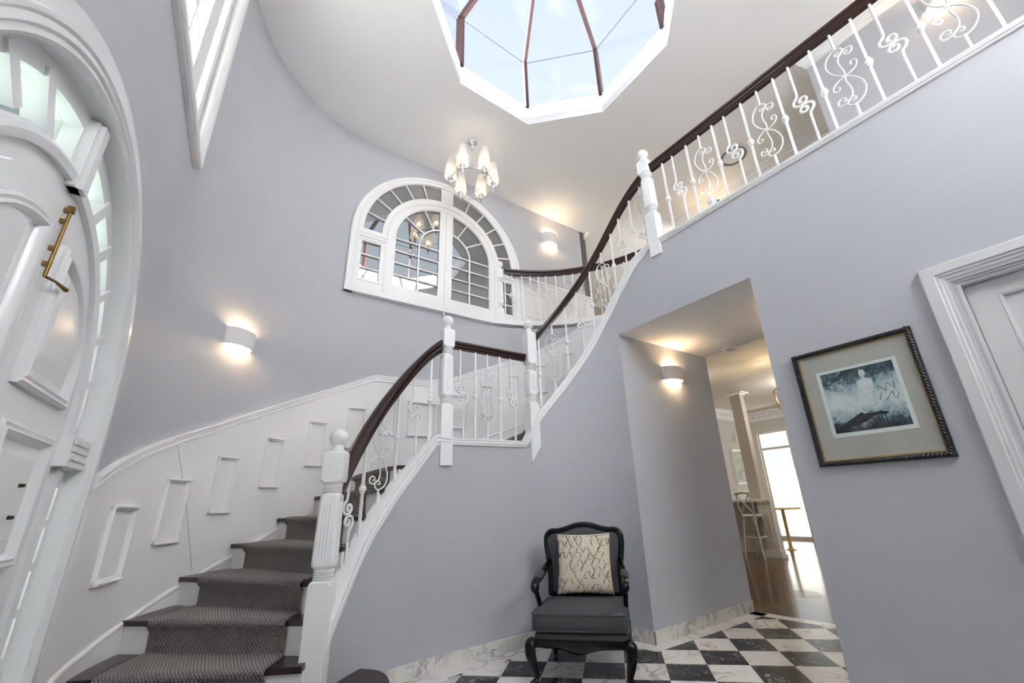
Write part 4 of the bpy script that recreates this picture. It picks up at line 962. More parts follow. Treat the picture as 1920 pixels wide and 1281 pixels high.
# ------------------------------------------------------------------ wall sconces
def sconce(c, u, n, zc, w, h, dp, label, power, up=True):
    u = V3(*u); n = V3(*n); t = thing('wall_sconce', label, 'wall light', (c[0], c[1], zc - h / 2), 'white half round up and down wall lights')
    m_ = MB(); N = 20; R = []
    def pt(x, d, z): return (c[0] + u[0] * x + n[0] * d, c[1] + u[1] * x + n[1] * d, z)
    for i in range(N + 1):
        x = -1 + 2 * i / N; d = dp * (1 - abs(x) ** 2.6) ** .75; xi = x * (w / 2 - .01); di = max(.0, d - .010)
        R.append([pt(x * w / 2, d + .002, zc - h / 2), pt(x * w / 2, d + .002, zc + h / 2), pt(xi, di + .001, zc + h / 2), pt(xi, di + .001, zc - h / 2)])
    m_.rings(R); m_.build('plaster_shade', 'plaster', t, smooth=40)
    b = MB(); b.box(pt(0, .006, zc), (w * .5, .012, h * .5), [(u[0], u[1], 0), (n[0], n[1], 0), (0, 0, 1)]); b.build('back_plate', 'plaster', t)
    g = MB(); g.tube([pt(-w * .2, dp * .5, zc), pt(w * .2, dp * .5, zc)], .016, 10); g.build('lamp_tube', 'bulb', t, smooth=50)
    for dz_, k in ((h * .36, 1.0), (-h * .36, .8)):
        L = bpy.data.lights.new('sconce_light', 'POINT'); L.energy = power * k * .45; L.color = (1, .72, .42); L.shadow_soft_size = .025
        o = bpy.data.objects.new('sconce_light', L); o.location = pt(0, dp * .42, zc + dz_); COL.objects.link(o)
    return t
p, q = lowpt(1.19); sconce(p, (-q[1], q[0]), q, 2.775, .31, .165, .10, 'white half round wall light on the curved wall above the wainscot', 4.2)
p = OR + uF * .815; sconce(p, uF, -nF, 2.513, .335, .155, .10, 'white half round wall light on the grey side wall of the hall', 4.5)
p = OF + uF * 3.12; sconce(p, uF, -nF, 5.775, .335, .215, .11, 'white half round wall light high on the far wall right of the arched window', 6)
p = O2 + uR * 1.17; sconce(p, uR, nR, 5.88, .32, .20, .10, 'white half round wall light on the upper hall wall behind the right balustrade', 6)
p = OR + uR * 1.408 - nR * .75; 
p2 = MN(4.05, JN); sconce(p2, uF, nF, 2.55, .3, .16, .09, 'white half round wall light on the wall opposite the hall sconce', 2)  # added lamp, wholly out of view, for extra warm light in the hall
p3 = MN(7.2, 8.6); sconce(p3, uF, -nF, 5.5, .3, .18, .1, 'white half round wall light on the far end wall of the upper landing', 5)
p4 = BK - uR * 2.0; sconce(p4, uR, nR, 5.72, .3, .18, .1, 'white half round wall light below the cornice of the pale recess wall', 5)  # added lamp with no known fixture here, for light in the upper hall

# ------------------------------------------------------------------ chandelier
CH = V3(-.767, 4.627); ZR = 5.515
ch = thing('chandelier', 'chrome ring chandelier with small white tapered shades below the upper ceiling', 'chandelier', (CH[0], CH[1], ZR))
m_ = MB(); m_.lathe([(.075, H - .001), (.075, H - .012), (.06, H - .03), (.035, H - .045), (.03, H - .07), (.04, H - .085), (.028, H - .11), (.01, H - .13)], 24, (CH[0], CH[1], 0)); m_.build('canopy', 'chrome', ch, smooth=50)
m_ = MB(); 
for k in range(3): a = math.radians(120 * k + 40); m_.tube([(CH[0] + .01 * math.cos(a), CH[1] + .01 * math.sin(a), H - .12), (CH[0] + .3 * math.cos(a), CH[1] + .3 * math.sin(a), ZR)], .0025, 6)
m_.build('hanging_rod', 'chrome', ch, smooth=60)
m_ = MB(); m_.tube([(CH[0] + .3 * math.cos(2 * PI * i / 60), CH[1] + .3 * math.sin(2 * PI * i / 60), ZR) for i in range(60)], .008, 8, closed=True); m_.build('ring', 'chrome', ch, smooth=60)
for k in range(6):
    a = math.radians(60 * k + 13); c = (CH[0] + .3 * math.cos(a), CH[1] + .3 * math.sin(a), ZR)
    m_ = MB(); m_.lathe([(.001, -.095), (.009, -.088), (.006, -.075), (.012, -.06), (.007, -.045), (.028, -.025), (.034, 0), (.024, .018), (.03, .03), (.04, .045), (.03, .055), (.018, .06), (.018, .085), (.024, .09)], 18, c); ho = m_.build('lamp_holder', 'chrome', ch, smooth=50)
    m_ = MB(); m_.lathe([(.090, .085), (.059, .395), (.057, .395), (.088, .085)], 28, c); m_.build('lamp_shade', 'shade', ho, smooth=60)
    m_ = MB(); m_.lathe([(.012, .085), (.018, .10), (.024, .12), (.018, .145), (.006, .165), (.001, .17)], 12, c); m_.build('bulb', 'filament', ho, smooth=60)
    L = bpy.data.lights.new('chandelier_light', 'POINT'); L.energy = 1.3; L.color = (1, .84, .64); L.shadow_soft_size = .03
    o = bpy.data.objects.new('chandelier_light', L); o.location = (c[0], c[1], ZR + .15); COL.objects.link(o)

# ------------------------------------------------------------------ framed picture
pc = thing('framed_picture', 'framed abstract blue black print with a pale mat and dark rope frame', 'picture', fR(1.887, 1.33))
X0, X1, Z0, Z1 = 1.556, 2.222, 1.330, 2.108
m_ = MB(); rectprof(m_, fR, X0, X1, Z0, Z1, [(0, 0), (0, .022), (-.006, .032), (-.018, .036), (-.03, .03), (-.034, .02), (-.034, 0)]); fo = m_.build('frame', 'frame', pc, smooth=40)
m_ = MB()
for (xa, za, xb, zb) in ((X0, Z0, X1, Z0), (X0, Z1, X1, Z1), (X0, Z0, X0, Z1), (X1, Z0, X1, Z1)):
    sx = 0 if za == zb else (1 if xa == X0 else -1); sz_ = 0 if xa == xb else (1 if za == Z0 else -1); Lg = math.hypot(xb - xa, zb - za); n = int(Lg / .019)
    for k in range(n):
        t0, t1 = (k + .1) / n, (k + 1.25) / n; f = lambda t: (xa + (xb - xa) * t, za + (zb - za) * t)
        pa, pb = f(t0), f(min(1, t1)); m_.tube([fR(pa[0] + sx * .006, pa[1] + sz_ * .006, .028), fR((pa[0] + pb[0]) / 2 + sx * .017, (pa[1] + pb[1]) / 2 + sz_ * .017, .036), fR(pb[0] + sx * .029, pb[1] + sz_ * .029, .029)], [.003, .006, .003], 5)
m_.build('rope_carving', 'frame', fo, smooth=60)
m_ = MB(); rectprof(m_, fR, X0 + .034, X1 - .034, Z0 + .034, Z1 - .034, [(0, .01), (0, .022), (-.006, .02), (-.008, .01)]); m_.build('slip', 'gold', pc)['label'] = 'thin gilt inner slip'
m_ = MB(); m_.plate([[(X0 + .03, Z0 + .03), (X1 - .03, Z0 + .03), (X1 - .03, Z1 - .03), (X0 + .03, Z1 - .03)]], .004, .012, fR); m_.build('mat_board', 'matboard', pc)
m_ = MB(); m_.plate([[(1.676, 1.506), (2.109, 1.506), (2.109, 1.951), (1.676, 1.951)]], .012, .0135, fR); m_.build('sheet', 'paper', pc)['label'] = 'white paper border'
# the print, with its own origin so that the pattern is centred on the sheet
m_ = MB(); m_.plate([[(-.196, -.2), (.193, -.2), (.193, .2), (-.196, .2)]], 0, .001, lambda u, v, d: (u, -d, v))
m_.mi = 1
def shp(pts, d=.0012): m_.plate([pts], d, d + .0006, lambda u, v, d_: (u, -d_, v))
shp([(.030 + .017 * math.cos(t), .158 + .024 * math.sin(t)) for t in np.linspace(0, 2 * PI, 15)[:-1]])
shp([(.024, .138), (.036, .138), (.038, .122), (.066, .116), (.072, .105), (.068, .06), (.056, .03), (.012, .03), (-.006, .06), (-.010, .10), (.0, .113), (.022, .12)])
m_.mi = 2
shp([(-.178, -.170), (-.03, -.085), (-.022, -.098), (.07, -.098), (.10, -.105), (.102, -.118), (.03, -.118), (-.02, -.15), (-.1, -.17), (-.16, -.19)], .0011)
for x in (.045, .062, .08): shp([(x, -.185), (x + .008, -.185), (x + .004, -.12), (x - .003, -.12)], .0022)
for (xa, za, xb, zb) in ((-.13, .135, -.10, .155), (-.10, .155, -.092, .12), (-.09, .125, -.06, .15), (.085, .06, .12, .02), (.12, .02, .135, .07), (.135, .07, .165, .03), (.165, .03, .17, .08), (.08, -.03, .10, .02), (.11, -.04, .15, .01), (.15, .01, .152, -.04), (.16, -.04, .18, .0), (-.02, -.06, .0, -.1), (.0, -.1, .03, -.085)):
    p = np.array((xa, za)); q = np.array((xb, zb)); t = (q - p) / np.linalg.norm(q - p); n = V3(-t[1], t[0]) * .002; shp([tuple(p + n), tuple(q + n * .4), tuple(q - n * .4), tuple(p - n)], .0012)
pr_ = m_.build('art_print', ['print', 'fig', 'ink'], None); pr_.parent = pc
cp = np.array(fR(1.8945, 1.7315, .0135)) - np.array(pc.location); pr_.matrix_local = Matrix(((uR[0], -nR[0], 0, cp[0]), (uR[1], -nR[1], 0, cp[1]), (0, 0, 1, cp[2]), (0, 0, 0, 1)))
m_ = MB(); m_.plate([[(X0 + .03, Z0 + .03), (X1 - .03, Z0 + .03), (X1 - .03, Z1 - .03), (X0 + .03, Z1 - .03)]], .0165, .0175, fR); m_.build('glazing', 'glass', pc)
# ------------------------------------------------------------------ armchair (local frame: x to the viewer's right, y to the back)
CA = math.radians(-12.7)
chair = thing('armchair', 'black carved armchair with charcoal fabric seat standing on the chequered floor', 'armchair', (.235, 3.34, 0), rz=CA)
def cb(mb, name, m, par, **k):      # build in the chair's own frame
    o = mb.build(name, m, None, **k); o.parent = par; return o
def loft(mb, path, sec, n=12):     # tapering elliptical limb; sec: (rx, ry) per point, sections kept in planes across the path
    mb.tube(path, [s[0] for s in sec], n, flat=1.0); return mb
def sm(P, k=6): return [tuple(p) for p in resample(P, k)]
def by(z): return .50 + (z - .42) * .15                 # rake of the back
BO = [(-.300, .44), (-.300, .56), (-.306, .66), (-.322, .76), (-.333, .84), (-.325, .905), (-.285, .938), (-.225, .940), (-.15, .955), (-.075, .978), (0, .986)]
BO = BO + [(-x, z) for x, z in reversed(BO[:-1])]
pth = [(x, by(z), z) for x, z in resample(BO, 5)]
m_ = MB(); m_.tube(pth, .0215, 12, up=(0, 1, 0)); bf = cb(m_, 'back_frame', 'lacquer', chair, smooth=60)
m_ = MB(); m_.tube([(x * .955, by(z) - .012, .44 + (z - .44) * .972) for x, z in resample(BO, 5)], .008, 8); cb(m_, 'frame_bead', 'lacquer', bf, smooth=60)
m_ = MB(); m_.tube(sm([(-.30, by(.46), .455), (0, by(.45), .45), (.30, by(.46), .455)], 5), .022, 10); cb(m_, 'bottom_rail', 'lacquer', bf, smooth=60)
inn = [(x * .93, .452 + (z - .44) * .945) for x, z in resample(BO, 3)]
m_ = MB(); n = len(inn); ctr = (0, .70); R = []
for k, d in ((1.0, -.012), (1.0, -.004), (.985, .010), (.94, .020), (.80, .030), (.5, .036), (.12, .038)):
    R.append([(ctr[0] + (x - ctr[0]) * k, by(ctr[1] + (z - ctr[1]) * k) - d, ctr[1] + (z - ctr[1]) * k) for x, z in inn])
m_.rings(R); cb(m_, 'back_pad', 'fabric', chair, smooth=60)
m_ = MB(); m_.rings([[(ctr[0] + (x - ctr[0]) * k, by(z) + .014, ctr[1] + (z - ctr[1]) * k) for x, z in inn] for k in (1.0, .4)]); cb(m_, 'back_lining', 'fabric', chair)
for s in (-1, 1):
    m_ = MB(); A = sm([(s * .303, by(.70), .70), (s * .318, .44, .668), (s * .335, .34, .622), (s * .345, .24, .603), (s * .348, .16, .602), (s * .347, .115, .588), (s * .345, .105, .56), (s * .343, .125, .545)], 5)
    m_.tube(A, [.021 + .006 * math.sin(PI * i / (len(A) - 1)) for i in range(len(A))], 12); m_.tube([(s * .372, .128, .572), (s * .315, .128, .572)], .026, 14)
    ar = cb(m_, 'armrest', 'lacquer', chair, smooth=60)
    m_ = MB(); A = sm([(s * .331, .36, .640), (s * .343, .28, .627), (s * .348, .19, .624)], 6); N_ = len(A)
    m_.tube(A, [.033 * max(.35, math.sin(PI * (i + .6) / (N_ + .2)) ** .45) for i in range(N_)], 14); cb(m_, 'arm_pad', 'fabric', ar, smooth=60)
    m_ = MB(); A = sm([(s * .345, .135, .565), (s * .340, .16, .52), (s * .334, .20, .46), (s * .330, .225, .40), (s * .328, .23, .30)], 5)
    m_.tube(A, [.021 - .003 * math.sin(PI * i / (len(A) - 1)) for i in range(len(A))], 12); cb(m_, 'arm_support', 'lacquer', chair, smooth=60)
def rrect(x0, x1, y0, y1, r, z, n=5, wav=0):
    P = []
    for cx, cy, a0 in ((x1 - r, y1 - r, 0), (x0 + r, y1 - r, 90), (x0 + r, y0 + r, 180), (x1 - r, y0 + r, 270)):
        for i in range(n + 1): a = math.radians(a0 + 90 * i / n); P.append((cx + r * math.cos(a), cy + r * math.sin(a), z))
    return P
def seatring(g, z, taper=.05, r=.05):
    P = rrect(-.345 - g, .345 + g, -.02 - g, .545 + g, r, z); return [(x * (1 - taper * (y / .55)), y, zz) for x, y, zz in P]
m_ = MB(); m_.rings([seatring(-.06, .305), seatring(-.012, .307, r=.06), seatring(.004, .325), seatring(.006, .36), seatring(.004, .405), seatring(-.01, .428, r=.06), seatring(-.05, .44), seatring(-.15, .449, r=.04), seatring(-.24, .452, r=.01)]); cu = cb(m_, 'seat_cushion', 'fabric', chair, smooth=60)
for z in (.318, .419):
    m_ = MB(); m_.tube([(x, y, z) for x, y, _ in seatring(.004, z)], .005, 6, closed=True); cb(m_, 'piping', 'fabric', cu, smooth=60)
m_ = MB(); m_.rings([seatring(-.02, .235), seatring(-.012, .24), seatring(-.01, .285), seatring(-.03, .305), seatring(-.12, .308, r=.04)]); cb(m_, 'upholstered_deck', 'fabric', chair, smooth=60)
# serpentine apron
m_ = MB(); XS = np.linspace(-.345, .345, 41)
def ap(x): q = abs(x) / .345; return .205 + .028 * (q ** 2) - .016 * math.cos(q * PI * 2.0) * (1 - q) + (.0 if q < .8 else -.05 * (q - .8))
R = [[(x, -.045 - .02 * math.cos(PI * x / .7), ap(x)), (x, -.052 - .02 * math.cos(PI * x / .7), ap(x) + .012), (x, -.040 - .02 * math.cos(PI * x / .7), .235), (x, -.035 - .02 * math.cos(PI * x / .7), .262), (x, .0, .262), (x, .0, ap(x))] for x in XS]; m_.rings(R)
for s in (-1, 1):
    R = []
    for y in np.linspace(-.03, .55, 20): q = (y + .03) / .58; x = .345 * (1 - .05 * q) + .0; zb = .205 + .03 * (2 * q - 1) ** 2; R.append([(s * (x + .012), y, zb), (s * (x + .014), y, .25), (s * (x - .03), y, .262), (s * (x - .03), y, zb)])
    m_.rings(R)
R = [[(x, .535, .215), (x, .56, .215), (x, .56, .262), (x, .535, .262)] for x in (-.32, .32)]; m_.rings(R)
cb(m_, 'apron', 'lacquer', chair, smooth=40)
for s in (-1, 1):
    A = sm([(s * .335, -.02, .262), (s * .350, -.045, .235), (s * .352, -.050, .19), (s * .338, -.032, .12), (s * .322, -.018, .06), (s * .322, -.022, .025), (s * .336, -.04, .008)], 5); N_ = len(A)
    m_ = MB(); m_.tube(A, list(np.interp(np.linspace(0, 1, N_), [0, .15, .35, .6, .8, .92, 1], [.030, .042, .037, .026, .019, .022, .018])), 14); m_.lathe([(.0, .0), (.024, .0), (.028, .008), (.022, .02), (.0, .03)], 14, (s * .338, -.04, 0)); cb(m_, 'leg', 'lacquer', chair, smooth=60)
    A = sm([(s * .30, .525, .262), (s * .302, .53, .18), (s * .300, .548, .09), (s * .296, .575, .004)], 5); N_ = len(A)
    m_ = MB(); m_.tube(A, list(np.linspace(.028, .018, N_)), 12); cb(m_, 'leg', 'lacquer', chair, smooth=60)
# cushion on the chair: its own thing
pl = thing('throw_pillow', 'square cream pillow with a black broken line pattern leaning in the armchair', 'cushion', (0, 0, 0))
HW = .232; rake = math.radians(13)
cx_, sx_ = math.cos(CA), math.sin(CA)
def pw(x, y, z): return (.235 + cx_ * x - sx_ * y, 3.34 + sx_ * x + cx_ * y, z)
def pil(u, v, d):      # u, v in -1..1 over the face, d thickness towards the viewer
    pin = 1 - .055 * (1 - abs(u * v)) * 1.0
    x = HW * u * (1 - .06 * (1 - v * v) * abs(u)) ; zz = HW * v * (1 - .05 * (1 - u * u) * abs(v))
    return pw(x + .006, .425 + (zz + HW) * math.sin(rake) - d * math.cos(rake), .462 + (zz + HW) * math.cos(rake) * 1.0 - d * math.sin(rake) * .4)
def thick(u, v): return .074 * (max(0, 1 - u ** 4) * max(0, 1 - v ** 4)) ** .55 * (1 + .05 * math.sin(5 * u + 2 * v)) + .004
m_ = MB(); N_ = 26; G = np.linspace(-1, 1, N_ + 1)
for sg in (1, -.6):
    vs = [pil(u, v, sg * thick(u, v)) for v in G for u in G]; m_.add(vs, [(j * (N_ + 1) + i, j * (N_ + 1) + i + 1, (j + 1) * (N_ + 1) + i + 1, (j + 1) * (N_ + 1) + i) for j in range(N_) for i in range(N_)])
ed = [(u, -1) for u in G] + [(1, v) for v in G[1:]] + [(u, 1) for u in G[::-1][1:]] + [(-1, v) for v in G[::-1][1:-1]]
m_.rings([[pil(u, v, thick(u, v)) for u, v in ed], [pil(u, v, -.6 * thick(u, v)) for u, v in ed]], caps=False)
m_.mi = 1; rn = random.Random(5)
def stroke(a, b):
    K = 5; P = [(a[0] + (b[0] - a[0]) * i / K, a[1] + (b[1] - a[1]) * i / K) for i in range(K + 1)]
    P = [(max(-.97, min(.97, u)), max(-.97, min(.97, v))) for u, v in P]
    if math.hypot(P[0][0] - P[-1][0], P[0][1] - P[-1][1]) < .05: return
    m_.tube([pil(u, v, thick(u, v) + .0004) for u, v in P], [.0014 + .0030 * math.sin(PI * (i + .4) / (K + .8)) for i in range(K + 1)], 5, flat=.4)
ca, cbh = .27, .22
for j in range(-5, 6):
    for i in range(-5, 6):
        x = i * ca * 1.0 + (j % 2) * ca * .5; y = j * cbh * .95
        x += rn.uniform(-.03, .03)
        for dx, dy in ((ca * .62, 0), (-.10, .20), (.10, .20), (-.1, -.19)):
            if rn.random() < .46 and abs(x) < 1.05 and abs(y) < 1.05: stroke((x, y), (x + dx, y + dy))
o = m_.build('throw_pillow_face', ['cream', 'ink'], None, smooth=60); o.name = 'cover'; pl.location = pw(0, .42, .46)
for v in o.data.vertices: v.co -= Vector(pl.location)
o.parent = pl

# ------------------------------------------------------------------ beyond the hall: dining and kitchen
KZ = 3.30
def bm(mb, m0, m1, n0, n1, z0, z1): return slab(mb, [MN(m0, n0), MN(m1, n0), MN(m1, n1), MN(m0, n1)], z0, z1)
b_ = MB(); bm(b_, HM1, 13, -1.5, 8, KZ, KZ + .1); struct(b_.build('ceiling_kitchen', 'kceil'), 'cream ceiling of the kitchen beyond the hall', 'ceiling')
b_ = MB(); fB = lambda n, z, d=0.: (*MN(11.7 - d, n), z)
b_.plate([[(-1.5, 0), (5.06, 0), (5.06, 2.72), (5.85, 2.72), (5.85, 0), (6.2, 0), (6.2, KZ), (-1.5, KZ)]], -.15, 0, fB)
struct(b_.build('wall_kitchen_back', 'kwall'), 'back wall of the kitchen with the tall glazed door', 'wall')
b_ = MB(); bm(b_, 7.6, 11.75, 6.017, 6.15, 0, KZ); bm(b_, 4.66, 7.7, 7.8, 7.95, 0, KZ); bm(b_, 7.6, 7.7, 6.02, 7.9, 0, KZ); bm(b_, 4.56, 4.66, 2.885, 7.95, 0, KZ)
struct(b_.build('wall_kitchen_left', 'kwall'), 'left wall of the kitchen with the pale framed picture', 'wall')
b_ = MB(); bm(b_, 4.6, 11.8, -1.6, -1.5, 0, .5); bm(b_, 4.6, 11.8, -1.6, -1.5, 3.0, KZ); bm(b_, 4.6, 5.2, -1.6, -1.5, .5, 3.0); bm(b_, 8.1, 8.5, -1.6, -1.5, .5, 3.0); bm(b_, 11.2, 11.8, -1.6, -1.5, .5, 3.0); bm(b_, 4.56, 4.66, -1.5, JN - .1, 0, KZ); struct(b_.build('wall_kitchen_right', 'kwall'), 'right wall of the kitchen with wide window openings', 'wall')  # openings added in this unseen wall to let sky light into the kitchen
cp_ = [(0, 0), (.16, 0), (.16, -.03), (.13, -.05), (.10, -.06), (.075, -.10), (.03, -.17), (.025, -.2), (.012, -.205), (.012, -.24), (0, -.24)]
b_ = MB(); R = []
for (mm, nn) in ((7.8, 6.017), (11.7, 6.017), (11.7, -1.4)):
    R.append([(*(MN(mm, nn) + (-nF * a if mm == 7.8 else (-uF * a if nn < 0 else (-nF - uF) * a))), KZ + b) for a, b in cp_])
b_.rings(R)
for i in range(22):
    for (c, ax) in ((MN(11.7 - .085, 5.9 - .16 * i), -uF),) + (((MN(11.55 - .16 * i, 6.017 - .085), -nF),) if i < 20 else ()): b_.sphere((c[0], c[1], KZ - .115), .035, 8, 6)
struct(b_.build('trim_5', 'satin'), 'deep cream egg and dart cornice around the kitchen ceiling', 'cornice')
kd = thing('door_3', 'tall glazed door with a top light opening onto the bright patio', 'door', (*MN(11.7, 5.45), 0), kind='structure')
m_ = MB(); m_.plate([[(4.945, 0), (4.945, 2.83), (5.985, 2.83), (5.985, 0), (5.85, 0), (5.85, 2.72), (5.06, 2.72), (5.06, 0)]], 0, .03, fB); m_.build('architrave', 'cab', kd)
m_ = MB(); m_.plate([[(5.05, .0), (5.86, .0), (5.86, 2.73), (5.05, 2.73)], [(5.09, .07), (5.82, .07), (5.82, 2.25), (5.09, 2.25)], [(5.09, 2.31), (5.82, 2.31), (5.82, 2.69), (5.09, 2.69)]], -.09, -.04, fB); m_.build('frame', 'cab', kd)
m_ = MB(); m_.plate([[(5.07, .05), (5.84, .05), (5.84, 2.7), (5.07, 2.7)]], -.07, -.064, fB); m_.build('glass', 'glass', kd)
# peninsula counter with panelled end
cu_ = thing('kitchen_counter', 'cream panelled breakfast counter with a pale stone top', 'counter', (*MN(9.1, 4.8), 0))
m_ = MB(); bm(m_, 8.42, 8.55, 4.25, 4.51, .13, 1.0); bm(m_, 8.95, 9.5, 4.86, 5.98, .0, 1.0); bm(m_, 8.42, 9.0, 4.47, 4.51, 0, 1.0); slab(m_, [MN(9.0, 4.47), MN(9.0, 4.9), MN(8.96, 4.9), MN(8.96, 4.47)], 0, 1.0); bm(m_, 8.40, 8.57, 4.23, 4.53, .06, .13); bm(m_, 8.38, 8.59, 4.21, 4.55, 0, .06); m_.build('body', 'cab', cu_)
m_ = MB()
fC = lambda n, z, d=0.: (*MN(8.42 - d, n), z)
rectprof(m_, fC, 4.335, 4.455, .30, .90, [(0, 0), (0, .012), (.016, .016), (.028, 0)]); m_.build('end_panel', 'cab', cu_)
m_ = MB(); slab(m_, [MN(8.36, 4.22), MN(8.56, 4.28), MN(9.3, 4.73), MN(9.56, 4.90), MN(9.56, 5.99), MN(8.36, 5.99)], 1.0, 1.045); m_.build('counter_top', 'stone', cu_)
col = thing('kitchen_column', 'square cream column with moulded cap rising from the counter end to the ceiling', 'column', (*MN(8.88, 4.70), 1.045))
m_ = MB(); bm(m_, 8.80, 8.96, 4.59, 4.82, 1.045, KZ); m_.build('shaft', 'column', col)
m_ = MB(); bm(m_, 8.77, 8.99, 4.56, 4.85, KZ - .05, KZ); bm(m_, 8.72, 9.04, 4.50, 4.91, KZ - .025, KZ); m_.build('capital', 'satin', col)
# bar stool with a crossed back
bs = thing('bar_stool', 'limed timber cross back bar stool in front of the breakfast counter', 'bar stool', (*MN(8.22, 4.50), 0))
def P3(m, n, z): return (*MN(m, n), z)
m_ = MB(); m_.lathe([(.17, .735), (.185, .745), (.185, .765), (.16, .775), (.02, .77)], 24, P3(8.25, 4.56, 0)); m_.build('seat', 'stool', bs, smooth=50)
for (m0, n0, m1, n1) in ((8.12, 4.66, 8.03, 4.72), (8.12, 4.45, 8.05, 4.37), (8.40, 4.66, 8.47, 4.72), (8.40, 4.45, 8.47, 4.38)):
    m_ = MB(); m_.tube([P3(m1, n1, 0), P3(m0, n0, .745)], .017, 8); m_.build('leg', 'stool', bs, smooth=50)
m_ = MB()
for z, k in ((.37, .6),):
    c = [(8.075, 4.69), (8.085, 4.41), (8.435, 4.41), (8.435, 4.69)]
    for i in range(4): m_.tube([P3(*c[i], z), P3(*c[(i + 1) % 4], z)], .013, 8)
    m_.build('foot_rail', 'stool', bs, smooth=50)
m_ = MB()
for zt in (.73, .36):
    for i, (a, b) in enumerate((((8.10, 4.67), (8.10, 4.43)), ((8.10, 4.43), (8.42, 4.43)), ((8.42, 4.67), (8.10, 4.67)))):
        a = V3(*a); b = V3(*b)
        for q0, q1 in ((a, b), (b, a)):
            m_.tube(sm([P3(*q0, zt - .24), P3(*(q0 + (q1 - q0) * .08), zt - .10), P3(*(q0 + (q1 - q0) * .25), zt - .02), P3(*(q0 + (q1 - q0) * .42), zt)], 4), .008, 6)
m_.build('bentwood_brace', 'stool', bs, smooth=50)
m_ = MB(); m_.tube(sm([P3(8.12, 4.67, .76), P3(8.06, 4.69, .95), P3(8.02, 4.66, 1.16)]), .015, 8); m_.tube(sm([P3(8.12, 4.44, .76), P3(8.06, 4.40, .95), P3(8.02, 4.42, 1.16)]), .015, 8); m_.build('back_post', 'stool', bs, smooth=50)
m_ = MB(); m_.tube(sm([P3(8.03, 4.69, 1.165), P3(8.0, 4.54, 1.185), P3(8.03, 4.39, 1.165)]), .026, 10); m_.build('top_rail', 'stool', bs, smooth=50)
m_ = MB(); m_.tube(sm([P3(8.09, 4.66, .80), P3(8.03, 4.54, .97), P3(8.03, 4.43, 1.14)]), .013, 8); m_.tube(sm([P3(8.09, 4.43, .80), P3(8.04, 4.54, .97), P3(8.03, 4.66, 1.14)]), .013, 8); m_.build('cross_splat', 'stool', bs, smooth=50)
# picture and switch on the left kitchen wall, glass on the counter
fK = lambda m, z, d=0.: (*MN(m, 6.017 - d), z)
kp = thing('wall_picture', 'pale framed picture on the kitchen wall behind the column', 'picture', fK(10.8, 1.4))
m_ = MB(); rectprof(m_, fK, 10.47, 11.15, 1.38, 2.30, [(0, 0), (0, .04), (-.04, .05), (-.08, .03), (-.08, 0)]); m_.build('frame', 'stone', kp)
m_ = MB(); m_.plate([[(10.53, 1.44), (11.09, 1.44), (11.09, 2.24), (10.53, 2.24)]], .005, .02, fK); m_.build('picture_panel', mat('misty_picture', (.50, .53, .47), .6, var=.35, vscale=5), kp)
ks = thing('wall_speaker', 'small pale square fitting on the kitchen wall above the picture', 'wall fitting', fK(10.84, 2.47)); m_ = MB(); m_.plate([[(10.75, 2.47), (10.93, 2.47), (10.93, 2.63), (10.75, 2.63)]], .0, .05, fK); m_.build('box', 'cab', ks); m_ = MB(); m_.plate([[(10.77, 2.49), (10.91, 2.49), (10.91, 2.61), (10.77, 2.61)]], .05, .055, fK); m_.build('grille', 'kwall', ks)
for i, (mm, nn, hh) in enumerate(((8.75, 5.10, .24), (8.62, 5.06, .12))):
    g = MB(); g.lathe([(.001, 0), (.035, 0), (.035, .006), (.006, .012), (.006, hh * .45), (.035, hh * .6), (.042, hh * .8), (.034, hh), (.031, hh), (.039, hh * .8), (.03, hh * .62), (.001, hh * .5)], 18, (*MN(mm, nn), 1.046)); o = g.build('glass_goblet', 'glass', None, smooth=60)
    tag(o, ['tall clear goblet on the breakfast counter beside the hall wall edge', 'short clear goblet on the breakfast counter nearer its front edge'][i], 'goblet', 'goblets on the counter')
# timber table by the glazed door
tb = thing('side_table', 'round light timber pedestal table in front of the bright glazed door', 'table', (*MN(9.72, 4.67), 0))
m_ = MB(); m_.lathe([(.10, 0), (.10, .008), (.05, .014), (.04, .05)], 28, P3(9.72, 4.67, 0)); m_.build('foot_plate', 'timber', tb, smooth=40)
m_ = MB(); m_.lathe([(.035, .04), (.035, .80)], 16, P3(9.72, 4.67, 0)); m_.build('pedestal', 'timber', tb, smooth=40)
m_ = MB(); m_.lathe([(.01, .80), (.30, .80), (.31, .81), (.31, .825), (.30, .832), (.01, .832)], 36, P3(9.72, 4.63, 0)); m_.build('table_top', 'timber', tb, smooth=40)
# lantern near the hall edge
la = thing('hall_lantern', 'brass framed hanging lantern partly hidden by the right edge of the opening', 'lantern', (*MN(7.15, 2.98), 2.45))
lm, ln_ = 7.15, 2.98
m_ = MB(); m_.tube([P3(lm, ln_, 2.86), P3(lm, ln_, KZ)], .006, 6); m_.build('chain', 'brass', la)
m_ = MB()
for sx, sy in ((1, 1), (1, -1), (-1, 1), (-1, -1)): m_.tube([P3(lm + .09 * sx, ln_ + .09 * sy, 2.46), P3(lm + .11 * sx, ln_ + .11 * sy, 2.76), P3(lm, ln_, 2.87)], .008, 6)
for z, r in ((2.46, .09), (2.76, .11)): m_.tube([P3(lm + r * a, ln_ + r * b, z) for a, b in ((1, 1), (1, -1), (-1, -1), (-1, 1))], .008, 6, closed=True)
m_.build('cage', 'brass', la, smooth=50)
m_ = MB(); m_.lathe([(.002, 2.55), (.02, 2.56), (.022, 2.62), (.012, 2.66), (.002, 2.68)], 12, P3(lm, ln_, 0)); m_.build('bulb', 'bulb', la, smooth=60)
